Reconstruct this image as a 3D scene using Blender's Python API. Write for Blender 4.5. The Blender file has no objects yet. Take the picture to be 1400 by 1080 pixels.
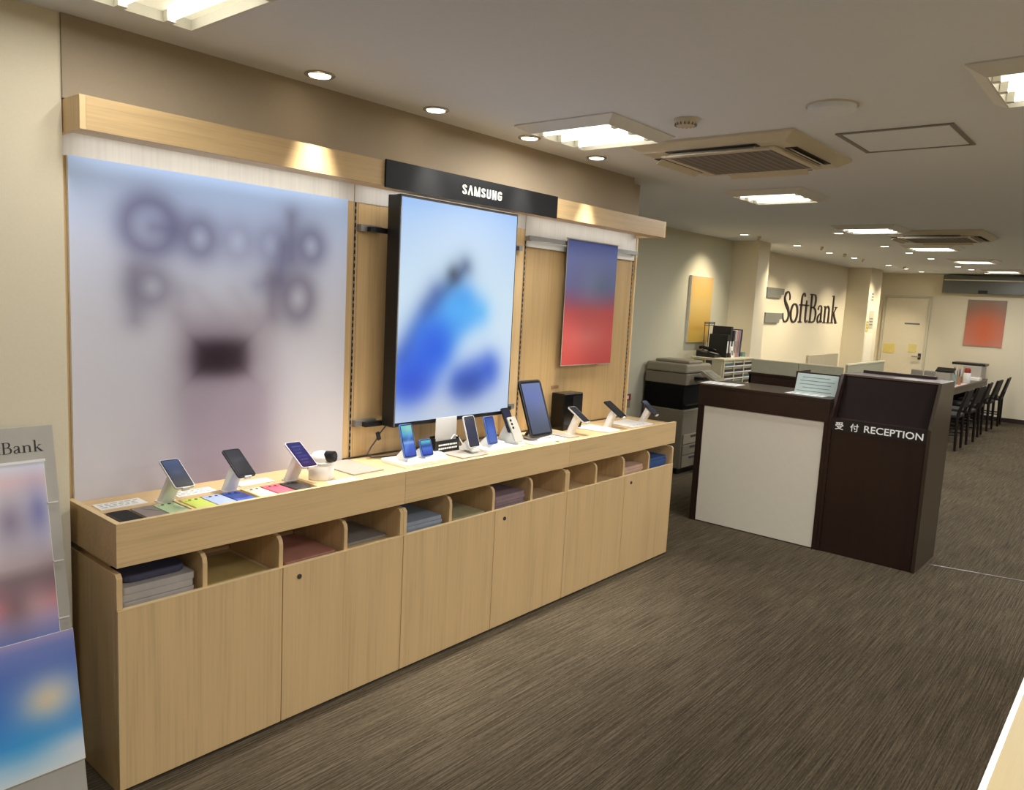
import bpy, math, random
import numpy as np
from mathutils import Vector, Matrix
random.seed(7)
SC = bpy.context.scene
COL = SC.collection
OFF = {}                      # world offset of every object's local frame (translation only)

# ------------------------------------------------------------------ materials
def lin(c):
    o = []
    for v in c[:3]:
        v = v / 255.0
        o.append(v / 12.92 if v <= .04045 else ((v + .055) / 1.055) ** 2.4)
    return o
def rgba(c, k=1.0):
    return tuple(min(1, v * k) for v in lin(c)) + (1.0,)
def nodes(name):
    m = bpy.data.materials.new(name); m.use_nodes = True
    nt = m.node_tree
    b = nt.nodes['Principled BSDF']
    return m, nt, b
def link(nt, a, b): nt.links.new(a, b)
def coord(nt, scale, kind='Object'):
    tc = nt.nodes.new('ShaderNodeTexCoord'); mp = nt.nodes.new('ShaderNodeMapping')
    mp.inputs['Scale'].default_value = scale
    link(nt, tc.outputs[kind], mp.inputs['Vector'])
    return mp.outputs['Vector']
def ramp(nt, fac, stops):
    r = nt.nodes.new('ShaderNodeValToRGB')
    el = r.color_ramp.elements
    el[0].position, el[0].color = stops[0]; el[1].position, el[1].color = stops[-1]
    for p, c in stops[1:-1]:
        e = el.new(p); e.color = c
    link(nt, fac, r.inputs['Fac'])
    return r.outputs['Color']
def noise(nt, vec, scale, detail=3, rough=.55):
    n = nt.nodes.new('ShaderNodeTexNoise')
    n.inputs['Scale'].default_value = scale; n.inputs['Detail'].default_value = detail
    n.inputs['Roughness'].default_value = rough
    link(nt, vec, n.inputs['Vector'])
    return n.outputs['Fac']
def bump(nt, b, h, s, d=.002):
    n = nt.nodes.new('ShaderNodeBump'); n.inputs['Strength'].default_value = s; n.inputs['Distance'].default_value = d
    link(nt, h, n.inputs['Height']); link(nt, n.outputs['Normal'], b.inputs['Normal'])
def mat(name, c, rough=.5, metal=0, var=.05, scale=25, emit=0, bmp=0, coat=0, ecol=None, spec=.5):
    m, nt, b = nodes(name)
    f = noise(nt, coord(nt, (1, 1, 1)), scale)
    col = ramp(nt, f, [(.25, rgba(c, 1 - var)), (.75, rgba(c, 1 + var))])
    link(nt, col, b.inputs['Base Color'])
    b.inputs['Roughness'].default_value = rough; b.inputs['Metallic'].default_value = metal
    b.inputs['Specular IOR Level'].default_value = spec
    if coat: b.inputs['Coat Weight'].default_value = coat
    if emit:
        b.inputs['Emission Color'].default_value = rgba(ecol or c); b.inputs['Emission Strength'].default_value = emit
    if bmp: bump(nt, b, f, bmp)
    return m
def wood(name, c, grain, dark=.80, rough=.42, fine=110, spec=.4):
    m, nt, b = nodes(name)
    s = [1.0, 1.0, 1.0]
    lo = {'x': (.9, 14, 14), 'z': (14, 14, .7)}[grain]
    hi = {'x': (3.0, fine, fine), 'z': (fine, fine, 2.2)}[grain]
    n1 = noise(nt, coord(nt, lo), 1.0, 2); n2 = noise(nt, coord(nt, hi), 1.0, 3, .6)
    mx = nt.nodes.new('ShaderNodeMath'); mx.operation = 'MULTIPLY_ADD'
    link(nt, n2, mx.inputs[0]); mx.inputs[1].default_value = .55
    sc = nt.nodes.new('ShaderNodeMath'); sc.operation = 'MULTIPLY'; link(nt, n1, sc.inputs[0]); sc.inputs[1].default_value = .45
    link(nt, sc.outputs[0], mx.inputs[2])
    col = ramp(nt, mx.outputs[0], [(.3, rgba(c, dark)), (.5, rgba(c)), (.7, rgba(c, 1.08))])
    link(nt, col, b.inputs['Base Color'])
    b.inputs['Roughness'].default_value = rough; b.inputs['Specular IOR Level'].default_value = spec
    bump(nt, b, n2, .06, .001)
    return m
def attr_mat(name, rough=.5, emit=0, spec=.5):
    m, nt, b = nodes(name)
    a = nt.nodes.new('ShaderNodeAttribute'); a.attribute_name = 'Col'
    link(nt, a.outputs['Color'], b.inputs['Base Color'])
    b.inputs['Roughness'].default_value = rough; b.inputs['Specular IOR Level'].default_value = spec
    if emit:
        link(nt, a.outputs['Color'], b.inputs['Emission Color']); b.inputs['Emission Strength'].default_value = emit
    if emit > .5:
        for l in list(b.inputs['Base Color'].links): nt.links.remove(l)
        b.inputs['Base Color'].default_value = (.01, .01, .012, 1)
    return m
def carpet():
    m, nt, b = nodes('ribbed_carpet')
    f1 = noise(nt, coord(nt, (3.0, 160, 1)), 1.0, 2, .6)
    f2 = noise(nt, coord(nt, (30, 330, 1)), 1.0, 2, .7)
    f3 = noise(nt, coord(nt, (1.2, 1.2, 1)), 1.0, 2)
    a = nt.nodes.new('ShaderNodeMath'); a.operation = 'MULTIPLY_ADD'; a.inputs[1].default_value = .55
    link(nt, f1, a.inputs[0])
    s = nt.nodes.new('ShaderNodeMath'); s.operation = 'MULTIPLY_ADD'; s.inputs[1].default_value = .35
    link(nt, f2, s.inputs[0]); 
    t = nt.nodes.new('ShaderNodeMath'); t.operation = 'MULTIPLY'; t.inputs[1].default_value = .10; link(nt, f3, t.inputs[0])
    link(nt, t.outputs[0], s.inputs[2]); link(nt, s.outputs[0], a.inputs[2])
    col = ramp(nt, a.outputs[0], [(.34, rgba((49, 43, 34))), (.5, rgba((82, 73, 58))), (.66, rgba((116, 105, 86)))])
    link(nt, col, b.inputs['Base Color']); b.inputs['Roughness'].default_value = .95
    b.inputs['Specular IOR Level'].default_value = .1
    bump(nt, b, a.outputs[0], .5, .006)
    return m
def emitter(name, c, s):
    m, nt, b = nodes(name)
    f = noise(nt, coord(nt, (1, 1, 1)), 3)
    col = ramp(nt, f, [(0, rgba(c, .97)), (1, rgba(c, 1.0))])
    link(nt, col, b.inputs['Emission Color']); b.inputs['Emission Strength'].default_value = s
    b.inputs['Base Color'].default_value = rgba(c)
    return m

M = {}
M['oak_x'] = wood('light_oak_horizontal', (216, 185, 136), 'x')
M['oak_z'] = wood('light_oak_vertical', (216, 185, 136), 'z')
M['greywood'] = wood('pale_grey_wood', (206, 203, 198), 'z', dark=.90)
M['oak_dimmed'] = wood('oak_dimmed_panel', (192, 161, 112), 'z')  # darker copy of the oak, dims the over-lit farthest panel by colour
M['oak_head'] = wood('oak_header', (200, 170, 122), 'x')
M['oak_edge'] = mat('oak_edge_band', (226, 200, 150), .5, var=.06, scale=60)
M['oak_dark'] = wood('oak_interior', (190, 156, 108), 'x')
M['wenge'] = wood('dark_wenge', (46, 30, 25), 'z', dark=.72, rough=.32, fine=60)
M['wenge_x'] = wood('dark_wenge_horizontal', (50, 34, 28), 'x', dark=.75, rough=.32, fine=60)
M['wenge_lit'] = wood('dark_wenge_lit', (58, 49, 38), 'z', dark=.8, rough=.3, fine=60)  # lighter copy of the wenge, light on the stand's right side painted in
M['wenge_edge'] = mat('dark_edge_band', (92, 74, 62), .4)
M['chairwood'] = wood('dark_chair_wood', (22, 15, 13), 'z', rough=.35)
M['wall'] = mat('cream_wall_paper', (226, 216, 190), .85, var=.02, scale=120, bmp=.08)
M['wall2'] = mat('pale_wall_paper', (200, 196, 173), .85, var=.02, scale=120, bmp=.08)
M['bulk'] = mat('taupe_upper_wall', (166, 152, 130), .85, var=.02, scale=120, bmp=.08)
M['ceil'] = mat('ceiling_board', (228, 232, 240), .9, var=.012, scale=60)
M['white'] = mat('white_plastic', (236, 236, 232), .4, var=.02)
M['matwhite'] = mat('matt_white', (228, 226, 220), .7, var=.02)
M['door'] = mat('cream_door_paint', (226, 216, 190), .5, var=.02)
M['metalwhite'] = mat('white_lacquered_metal', (222, 220, 214), .35, var=.02)
M['greyplate'] = mat('frosted_grey_plate', (164, 157, 146), .45, var=.03)
M['black'] = mat('black_plastic', (18, 18, 20), .35, var=.1)
M['gloss'] = mat('black_gloss', (11, 11, 12), .2, var=.1, spec=.3)
M['satinblack'] = mat('satin_black_panel', (17, 17, 18), .5, var=.08, spec=.2)
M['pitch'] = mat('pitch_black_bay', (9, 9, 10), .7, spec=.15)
M['darkgrey'] = mat('dark_grey_plastic', (58, 58, 58), .5)
M['midgrey'] = mat('mid_grey_plastic', (128, 124, 116), .5)
M['copier'] = mat('warm_grey_copier', (122, 114, 97), .55, var=.03)
M['copierlight'] = mat('light_warm_grey', (146, 138, 118), .55, var=.03)
M['steel'] = mat('brushed_steel', (168, 166, 160), .35, metal=.9, var=.08, scale=80)
M['alu'] = mat('aluminium_rail', (150, 150, 148), .4, metal=.6)
M['slot'] = mat('slot_black', (20, 17, 14), .7)
M['carpet'] = carpet()
M['silver'] = mat('silver_grey_board', (176, 172, 162), .5, var=.03)
M['text_black'] = mat('black_letter_paint', (22, 20, 20), .5)
M['text_brown'] = mat('dark_bronze_letters', (38, 24, 22), .4)
M['text_white'] = mat('glowing_white_letters', (240, 240, 236), .5, emit=.12)  # slight emission keeps the letters bright; they are not lit signs
M['sign_lit'] = emitter('lit_letter_white', (255, 250, 235), .85)
M['tube'] = emitter('lit_fluorescent_tube', (255, 252, 236), 3.0)
M['fix_in'] = mat('lit_fixture_housing', (240, 236, 218), .5, var=.01, emit=.42, ecol=(250, 240, 206))  # emission stands in for tube light falling on the reflector
M['led'] = emitter('led_strip_light', (255, 250, 240), 1.5)
M['lamp'] = emitter('downlight_lamp', (255, 246, 225), 6.0)
M['chrome'] = mat('chrome_ring', (190, 188, 182), .2, metal=.9)
M['grille'] = mat('intake_grille', (118, 110, 104), .8, var=.12, scale=200)
M['grillebar'] = mat('grille_bar_grey', (134, 126, 120), .7)
M['acwhite'] = mat('aged_white_plastic', (206, 196, 172), .5, var=.02)
M['acdark'] = mat('vent_dark', (52, 42, 32), .6)
M['art'] = attr_mat('printed_art', .45)
M['artmatt'] = attr_mat('printed_cloth', .75)
M['screen'] = attr_mat('lit_screen', .25, emit=.92)
M['phone_screen'] = attr_mat('phone_display', .18, emit=.8, spec=.35)
M['art_glow'] = attr_mat('self_glowing_print', .6, emit=.16, spec=.2)  # faint emission brightens the posters, which are not lamps
M['paper'] = mat('white_paper', (236, 236, 230), .8, var=.02)
M['inkgrey'] = mat('grey_ink', (110, 112, 116), .8)
M['paleink'] = mat('pale_ink', (168, 170, 174), .8)
M['partition'] = mat('grey_green_partition', (160, 158, 134), .6, var=.03)
M['partedge'] = mat('pale_partition_edge', (224, 216, 184), .5)
M['brownbase'] = mat('dark_skirting', (40, 30, 24), .5)
M['seat'] = mat('black_upholstery', (17, 14, 13), .7, bmp=.1)
M['red'] = mat('red_print', (150, 40, 34), .5)

# ------------------------------------------------------------------ mesh builder (world coordinates)
class MB:
    def __init__(s): s.v = []; s.f = []
    def add(s, V, F):
        n = len(s.v); s.v += [tuple(p) for p in V]; s.f += [tuple(n + i for i in f) for f in F]; return s
    def box(s, x0, x1, y0, y1, z0, z1):
        V = [(x0, y0, z0), (x1, y0, z0), (x1, y1, z0), (x0, y1, z0), (x0, y0, z1), (x1, y0, z1), (x1, y1, z1), (x0, y1, z1)]
        return s.add(V, [(0, 3, 2, 1), (4, 5, 6, 7), (0, 1, 5, 4), (1, 2, 6, 5), (2, 3, 7, 6), (3, 0, 4, 7)])
    def obox(s, c, sx, sy, sz, ax):
        u, v, w = [Vector(a) for a in ax]; c = Vector(c); V = []
        for k in (-.5, .5):
            for (i, j) in ((-.5, -.5), (.5, -.5), (.5, .5), (-.5, .5)):
                V.append(c + u * sx * i + v * sy * j + w * sz * k)
        return s.add(V, [(0, 3, 2, 1), (4, 5, 6, 7), (0, 1, 5, 4), (1, 2, 6, 5), (2, 3, 7, 6), (3, 0, 4, 7)])
    def rings(s, R, cap=True):
        n = len(R[0]); V = [p for r in R for p in r]; F = []
        for k in range(len(R) - 1):
            for i in range(n):
                j = (i + 1) % n
                F.append((k * n + i, k * n + j, (k + 1) * n + j, (k + 1) * n + i))
        if cap: F += [tuple(range(n - 1, -1, -1)), tuple((len(R) - 1) * n + i for i in range(n))]
        return s.add(V, F)
    def poly(s, pts, d):
        d = Vector(d); a = [Vector(p) for p in pts]
        nn = Vector((0, 0, 0))
        for i in range(len(a)): nn += a[i].cross(a[(i + 1) % len(a)])
        if nn.dot(d) < 0: a.reverse()
        return s.rings([a, [p + d for p in a]])
    def cyl(s, a, b, r0, r1=None, n=16):
        r1 = r0 if r1 is None else r1
        a = Vector(a); b = Vector(b); w = (b - a).normalized()
        u = w.orthogonal().normalized(); v = w.cross(u)
        R = [[c + (u * math.cos(2 * math.pi * i / n) + v * math.sin(2 * math.pi * i / n)) * r for i in range(n)] for c, r in ((a, r0), (b, r1))]
        return s.rings(R)
    def lathe(s, c, prof, n=28, ax='z'):
        R = []
        for r, h in prof:
            R.append([(c[0] + r * math.cos(2 * math.pi * i / n), c[1] + r * math.sin(2 * math.pi * i / n), c[2] + h) for i in range(n)])
        return s.rings(R)
    def tube(s, pts, r, n=8):
        P = [Vector(p) for p in pts]; R = []
        for i, p in enumerate(P):
            w = (P[min(i + 1, len(P) - 1)] - P[max(i - 1, 0)]).normalized()
            up = Vector((0, 0, 1)) if abs(w.z) < .95 else Vector((1, 0, 0))
            u = w.cross(up).normalized(); v = w.cross(u)
            R.append([p + (u * math.cos(2 * math.pi * k / n) + v * math.sin(2 * math.pi * k / n)) * r for k in range(n)])
        return s.rings(R)
    def build(s, name, m, parent=None, loc=None, bevel=0, smooth=False, seg=2):
        off = OFF[parent] if parent else Vector(loc or (0, 0, 0))
        me = bpy.data.meshes.new(name)
        me.from_pydata([tuple(Vector(p) - off) for p in s.v], [], s.f)
        me.update()
        o = bpy.data.objects.new(name, me); COL.objects.link(o)
        me.materials.append(m)
        if parent: o.parent = parent
        else: o.location = off
        OFF[o] = off
        if smooth:
            for p in me.polygons: p.use_smooth = True
            try: me.set_sharp_from_angle(angle=math.radians(40))
            except Exception: pass
        if bevel:
            b = o.modifiers.new('bevel', 'BEVEL'); b.width = bevel; b.segments = seg; b.limit_method = 'ANGLE'
        return o
def tag(o, label=None, cat=None, group=None, kind=None):
    if label: o['label'] = label
    if cat: o['category'] = cat
    if group: o['group'] = group
    if kind: o['kind'] = kind
    return o
def thing(name, label, cat, loc=(0, 0, 0), group=None):
    o = bpy.data.objects.new(name, None); COL.objects.link(o)
    o.location = loc; o.empty_display_size = .1; OFF[o] = Vector(loc)
    return tag(o, label, cat, group)
def copy_tree(o, parent=None):
    c = o.copy(); COL.objects.link(c); OFF[c] = OFF[o]
    if parent: c.parent = parent
    for ch in list(o.children): copy_tree(ch, c)
    return c
def dup(o, loc, label, rotz=0):
    c = copy_tree(o); c.location = loc; c.rotation_euler = (0, 0, rotz); c['label'] = label
    return c
def struct(name, mb, m, bevel=0):
    return tag(mb.build(name, m, bevel=bevel), kind='structure')
def rrect(w, h, r, n=5):
    P = []
    for cx, cy, a0 in ((w / 2 - r, h / 2 - r, 0), (-w / 2 + r, h / 2 - r, 90), (-w / 2 + r, -h / 2 + r, 180), (w / 2 - r, -h / 2 + r, 270)):
        for i in range(n):
            a = math.radians(a0 + 90 * i / (n - 1)); P.append((cx + r * math.cos(a), cy + r * math.sin(a)))
    return P
def slab(mb, c, u, v, w, h, r, t):
    """rounded plate: front face centred at c, axes u (right), v (up); thickness t behind the face"""
    c, u, v = Vector(c), Vector(u), Vector(v); n = u.cross(v)
    P = [c + u * a + v * b for a, b in rrect(w, h, r)]
    mb.poly(P, -n * t); return mb

# ------------------------------------------------------------------ printed pictures as vertex colours
def sg(d, s): return 1 / (1 + np.exp(np.clip(d / s, -40, 40)))
class Art:
    def __init__(s, base): s.base = base; s.ops = []
    def seg(s, a, b, r, c, blur, k=1.0): s.ops.append(('seg', a, b, r, c, blur, k)); return s
    def ring(s, c0, rx, ry, r, c, blur, k=1.0): s.ops.append(('ring', c0, (rx, ry), r, c, blur, k)); return s
    def ell(s, c0, rx, ry, c, blur, k=1.0): s.ops.append(('ell', c0, (rx, ry), 0, c, blur, k)); return s
    def rect(s, x0, x1, z0, z1, c, blur, k=1.0): s.ops.append(('rect', (x0, x1), (z0, z1), 0, c, blur, k)); return s
    def __call__(s, X, Z):
        pts = sorted(s.base)
        zs = [p[0] for p in pts]; cs = np.array([p[1] for p in pts], float)
        img = np.stack([np.interp(Z, zs, cs[:, i]) for i in range(3)], -1)
        for t, a, b, r, c, bl, k in s.ops:
            if t == 'seg':
                ax, az = a; bx, bz = b; dx, dz = bx - ax, bz - az
                tt = np.clip(((X - ax) * dx + (Z - az) * dz) / (dx * dx + dz * dz + 1e-12), 0, 1)
                d = np.hypot(X - ax - tt * dx, Z - az - tt * dz) - r
            elif t == 'ring':
                q = np.hypot((X - a[0]) / b[0], (Z - a[1]) / b[1]); d = np.abs(q - 1) * min(b) - r
            elif t == 'ell':
                q = np.hypot((X - a[0]) / b[0], (Z - a[1]) / b[1]); d = (q - 1) * min(b)
            else:
                d = np.maximum(np.maximum(a[0] - X, X - a[1]), np.maximum(b[0] - Z, Z - b[1]))
            al = (sg(d, bl) * k)[..., None]
            img = img * (1 - al) + np.array(c, float) * al
        return img
def picture(name, m, parent, o, u, v, w, h, art, nx, ny, x0=0, z0=0):
    """flat picture whose lower-left corner is o; art is evaluated at x0+a, z0+b (metres)"""
    o, u, v = Vector(o), Vector(u), Vector(v); off = OFF[parent]
    A = np.linspace(0, w, nx); B = np.linspace(0, h, ny)
    X, Z = np.meshgrid(A, B)
    img = np.clip(art(X + x0, Z + z0), 0, 255) / 255.0
    img = np.where(img <= .04045, img / 12.92, ((img + .055) / 1.055) ** 2.4)
    V = [tuple(o + u * a + v * b - off) for b in B for a in A]
    F = [(j * nx + i, j * nx + i + 1, (j + 1) * nx + i + 1, (j + 1) * nx + i) for j in range(ny - 1) for i in range(nx - 1)]
    me = bpy.data.meshes.new(name); me.from_pydata(V, [], F); me.update()
    ca = me.color_attributes.new('Col', 'FLOAT_COLOR', 'POINT')
    buf = np.ones((nx * ny, 4), np.float32); buf[:, :3] = img.reshape(-1, 3)
    ca.data.foreach_set('color', buf.ravel())
    me.materials.append(m)
    ob = bpy.data.objects.new(name, me); COL.objects.link(ob); ob.parent = parent; OFF[ob] = off
    return ob

# ------------------------------------------------------------------ lettering
def crom(P, n=6):
    P = [np.array(p, float) for p in P]
    if len(P) == 2: return [tuple(P[0]), tuple(P[1])]
    Q = [2 * P[0] - P[1]] + P + [2 * P[-1] - P[-2]]; out = []
    for i in range(1, len(Q) - 2):
        for k in range(n):
            t = k / n; a, b, c, d = Q[i - 1:i + 3]
            out.append(tuple(.5 * (2 * b + (c - a) * t + (2 * a - 5 * b + 4 * c - d) * t * t + (3 * b - a - 3 * c + d) * t ** 3)))
    out.append(tuple(P[-1])); return out
def stroke(mb, pts, put, depth):
    """pts: (x, y, width); put(x, y, d) -> world"""
    S = crom(pts); L = []; R = []
    for i, p in enumerate(S):
        a = S[max(i - 1, 0)]; b = S[min(i + 1, len(S) - 1)]
        dx, dy = b[0] - a[0], b[1] - a[1]; l = math.hypot(dx, dy) or 1; nx, ny = -dy / l, dx / l
        w = p[2] / 2
        L.append((p[0] + nx * w, p[1] + ny * w)); R.append((p[0] - nx * w, p[1] - ny * w))
    rings = [[put(*L[i], depth), put(*R[i], depth), put(*R[i], 0), put(*L[i], 0)] for i in range(len(S))]
    mb.rings(rings)
def ell_pts(cx, cy, rx, ry, wx, wy, n=12, a0=90):
    P = []
    for i in range(n + 1):
        a = math.radians(a0 + 360 * i / n)
        P.append((cx + rx * math.cos(a), cy + ry * math.sin(a), wy + (wx - wy) * abs(math.cos(a))))
    return P
def ser(x, y, w, t=.035): return [(x - w / 2, y, t), (x + w / 2, y, t)]
T, N = .115, .045
SERIF = {
 'S': (.62, [[(.50, .72, .03), (.50, .84, .05), (.42, .95, N), (.30, .98, N), (.16, .91, .09), (.10, .77, .11), (.19, .62, .13), (.32, .52, .14), (.46, .39, .13), (.52, .23, .11), (.45, .08, .09), (.30, .02, N), (.17, .04, N), (.09, .13, .05), (.06, .29, .03)]]),
 'o': (.68, [ell_pts(.33, .31, .27, .30, T, N)]),
 'f': (.44, [[(.20, .02, T), (.20, .70, T), (.23, .88, .09), (.32, .97, .06), (.42, .96, .07), (.47, .88, .09)], [(.04, .59, N), (.42, .59, N)], ser(.20, .02, .30)]),
 't': (.44, [[(.20, .76, .03), (.20, .60, T), (.20, .14, T), (.25, .04, .07), (.33, .03, .05), (.42, .09, .03)], [(.04, .59, N), (.42, .59, N)]]),
 'B': (.78, [[(.19, .02, T), (.19, .97, T)], [(.05, .97, N), (.38, .97, N), (.53, .92, .08), (.58, .76, T), (.52, .60, .08), (.38, .54, N), (.19, .53, N)], [(.19, .53, N), (.42, .53, N), (.60, .46, .08), (.67, .28, T), (.60, .09, .08), (.42, .03, N), (.05, .03, N)]]),
 'a': (.60, [[(.09, .46, .08), (.14, .57, .05), (.25, .61, N), (.38, .57, .07), (.41, .44, T), (.41, .12, T), (.45, .04, .06), (.56, .07, .03)], [(.41, .37, N), (.24, .30, .06), (.11, .19, .10), (.13, .06, .08), (.24, .02, .05), (.40, .13, N)]]),
 'n': (.76, [[(.17, .02, T), (.17, .58, T)], [(.04, .58, N), (.17, .60, N)], [(.17, .46, N), (.28, .57, .05), (.41, .60, .07), (.53, .53, .09), (.56, .40, T), (.56, .02, T)], ser(.17, .02, .28), ser(.56, .02, .28)]),
 'k': (.74, [[(.17, .02, T), (.17, 1.0, T)], [(.04, .98, N), (.17, 1.0, N)], [(.18, .25, N), (.34, .42, N), (.52, .59, N)], [(.30, .38, .08), (.44, .19, .11), (.62, .02, .11)], ser(.17, .02, .28), ser(.60, .02, .26), ser(.50, .59, .24)]),
}
B = .165
SANS = {
 'S': (.74, [[(.50, .73, B), (.47, .86, .17), (.31, .92, .15), (.14, .85, .17), (.12, .71, B), (.24, .57, B), (.40, .44, B), (.51, .29, B), (.48, .14, .17), (.31, .08, .15), (.14, .14, .17), (.11, .30, B)]]),
 'A': (.82, [[(.10, 0, B), (.36, 1, .16)], [(.63, 0, B), (.37, 1, .16)]]),
 'M': (1.0, [[(.14, 0, B), (.14, 1, B)], [(.76, 0, B), (.76, 1, B)], [(.17, 1, .12), (.45, 0, .12)], [(.73, 1, .12), (.45, 0, .12)]]),
 'U': (.78, [[(.14, 1, B), (.14, .30, B), (.18, .14, .18), (.34, .08, .16), (.50, .14, .18), (.54, .30, B), (.54, 1, B)]]),
 'N': (.82, [[(.14, 0, B), (.14, 1, B)], [(.56, 0, B), (.56, 1, B)], [(.17, 1, .13), (.53, 0, .13)]]),
 'G': (.68, [[(.52, .70, B), (.49, .85, .17), (.33, .92, .15), (.17, .85, .17), (.13, .68, B), (.13, .32, B), (.17, .15, .17), (.33, .08, .15), (.49, .15, .17), (.52, .30, B), (.52, .46, B)], [(.34, .47, .14), (.60, .47, .14)]]),
}
def lettering(name, text, font, m, parent, o, u, v, n, width, height, depth, x_from=0, as_letters=True, skip=0):
    """lettering: total width/height in metres, o = lower left of the baseline, n = outward normal"""
    o, u, v, n = Vector(o), Vector(u), Vector(v), Vector(n)
    tot = sum(font[c][0] for c in text); sx = width / tot; x = 0; whole = MB()
    for i, c in enumerate(text):
        mb = MB() if as_letters else whole
        for st in font[c][1]:
            x0 = x
            stroke(mb, st, lambda a, b, d: o + u * ((x0 + a) * sx) + v * (b * height) + n * d, depth)
        x += font[c][0]
        if as_letters and i >= skip: mb.build('letter', m, parent)
        if not as_letters and i < skip: whole.v.clear(); whole.f.clear()
    if not as_letters: return whole.build(name, m, parent)
def font_text(name, body, m, parent, o, u, v, n, width, height, depth=.001, bold=0):
    cu = bpy.data.curves.new(name, 'FONT'); cu.body = body; cu.size = 1; cu.extrude = .02; cu.offset = bold; cu.resolution_u = 3
    t = bpy.data.objects.new(name, cu); COL.objects.link(t)
    bpy.context.view_layer.update()
    dg = bpy.context.evaluated_depsgraph_get()
    me = bpy.data.meshes.new_from_object(t.evaluated_get(dg))
    bpy.data.objects.remove(t)
    co = np.array([q.co[:] for q in me.vertices]); mn, mx = co.min(0), co.max(0)
    o, u, v, n = Vector(o), Vector(u), Vector(v), Vector(n); off = OFF[parent]
    for q in me.vertices:
        a = (q.co[0] - mn[0]) / (mx[0] - mn[0]) * width; b = (q.co[1] - mn[1]) / (mx[1] - mn[1]) * height
        d = (q.co[2] - mn[2]) / (mx[2] - mn[2] + 1e-9) * depth
        q.co = o + u * a + v * b + n * d - off
    me.materials.clear(); me.materials.append(m)
    ob = bpy.data.objects.new(name, me); COL.objects.link(ob); ob.parent = parent; OFF[ob] = off
    return ob

# ================================================================== THE ROOM
ZC = 2.491
W = MB
struct('floor', W().box(-4.5, 14.6, -6.2, 2.0, -.05, 0), M['carpet'])
struct('ceiling', W().box(-4.5, 14.6, -6.2, 2.0, ZC, ZC + .06), M['ceil'])
struct('wall_left', W().box(-4.5, -.018, .315, .55, 0, ZC), M['wall'])
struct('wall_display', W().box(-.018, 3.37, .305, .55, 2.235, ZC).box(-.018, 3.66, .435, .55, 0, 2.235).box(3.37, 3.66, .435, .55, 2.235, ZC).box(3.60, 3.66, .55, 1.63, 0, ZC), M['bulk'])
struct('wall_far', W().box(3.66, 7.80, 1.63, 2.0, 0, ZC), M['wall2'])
struct('wall_logo', W().box(8.13, 12.90, 1.85, 2.0, 0, ZC).box(13.585, 14.45, 1.85, 2.0, 0, ZC), M['wall'])
struct('pillar', W().box(7.80, 8.13, 1.31, 2.0, 0, ZC), M['wall'])
struct('pillar', W().box(12.90, 13.585, 1.48, 2.0, 0, ZC), M['wall'])
struct('wall_back', W().box(14.45, 14.6, -6.2, 2.0, 0, ZC), M['wall'])
struct('wall_right', W().box(-4.5, 14.6, -6.3, -6.2, 0, ZC), M['wall'])
struct('wall_rear', W().box(-4.6, -4.5, -6.2, .55, 0, ZC), M['wall'])
struct('baseboard_back', W().box(14.432, 14.45, -6.2, .80, 0, .075).box(14.432, 14.45, 1.63, 1.85, 0, .075), M['brownbase'])
struct('baseboard_far', W().box(3.66, 7.80, 1.615, 1.63, 0, .075).box(8.13, 12.9, 1.835, 1.85, 0, .075), M['brownbase'])
a = Vector((4.838, -1.36, 0)); b_ = Vector((5.20, -2.9, 0)); d_ = (b_ - a).normalized(); s_ = Vector((-d_.y, d_.x, 0)) * .006
struct('trim_1', W().poly([a - s_, b_ - s_, b_ + s_, a + s_], (0, 0, .004)), M['steel'])
# door in the back wall
dr = W().box(14.425, 14.445, .875, 1.585, .01, 2.05).build('door_1', M['door']); tag(dr, kind='structure')
W().box(14.41, 14.452, .835, .872, 0, 2.095).box(14.41, 14.452, 1.588, 1.625, 0, 2.095).box(14.41, 14.452, .872, 1.588, 2.058, 2.095).build('door_frame', M['wall2'], dr)
h = W().cyl((14.425, .93, 1.0), (14.375, .93, 1.0), .012).box(14.365, 14.380, .925, 1.05, .99, 1.012).build('door_handle', M['steel'], dr)
W().box(14.418, 14.425, .905, .955, .95, 1.06).build('handle_plate', M['darkgrey'], dr)
W().box(14.420, 14.425, .985, 1.235, 1.575, 1.600).build('door_sign', M['inkgrey'], dr)
W().box(14.420, 14.425, 1.36, 1.56, 1.03, 1.20).build('notice', mat('yellow_note', (226, 206, 120), .7), dr)
W().box(14.420, 14.425, .99, 1.13, 1.07, 1.22).build('notice', mat('yellow_note_pale', (222, 206, 132), .7), dr)
# dark transom bulkhead on the back wall
tr = thing('shutter_housing', 'dark grey housing with a thin bright rail high on the end wall', 'shutter', (14.3, -2.7, 2.15))
W().box(14.25, 14.45, -6.0, .655, 2.16, 2.465).build('housing', mat('dark_grey_glass', (94, 96, 90), .35), tr, bevel=.004)
W().box(14.235, 14.25, -6.0, .64, 2.375, 2.392).build('rail', M['partedge'], tr)
W().box(14.225, 14.25, -.04, .10, 2.165, 2.215).build('sensor', M['black'], tr, bevel=.008)

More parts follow.
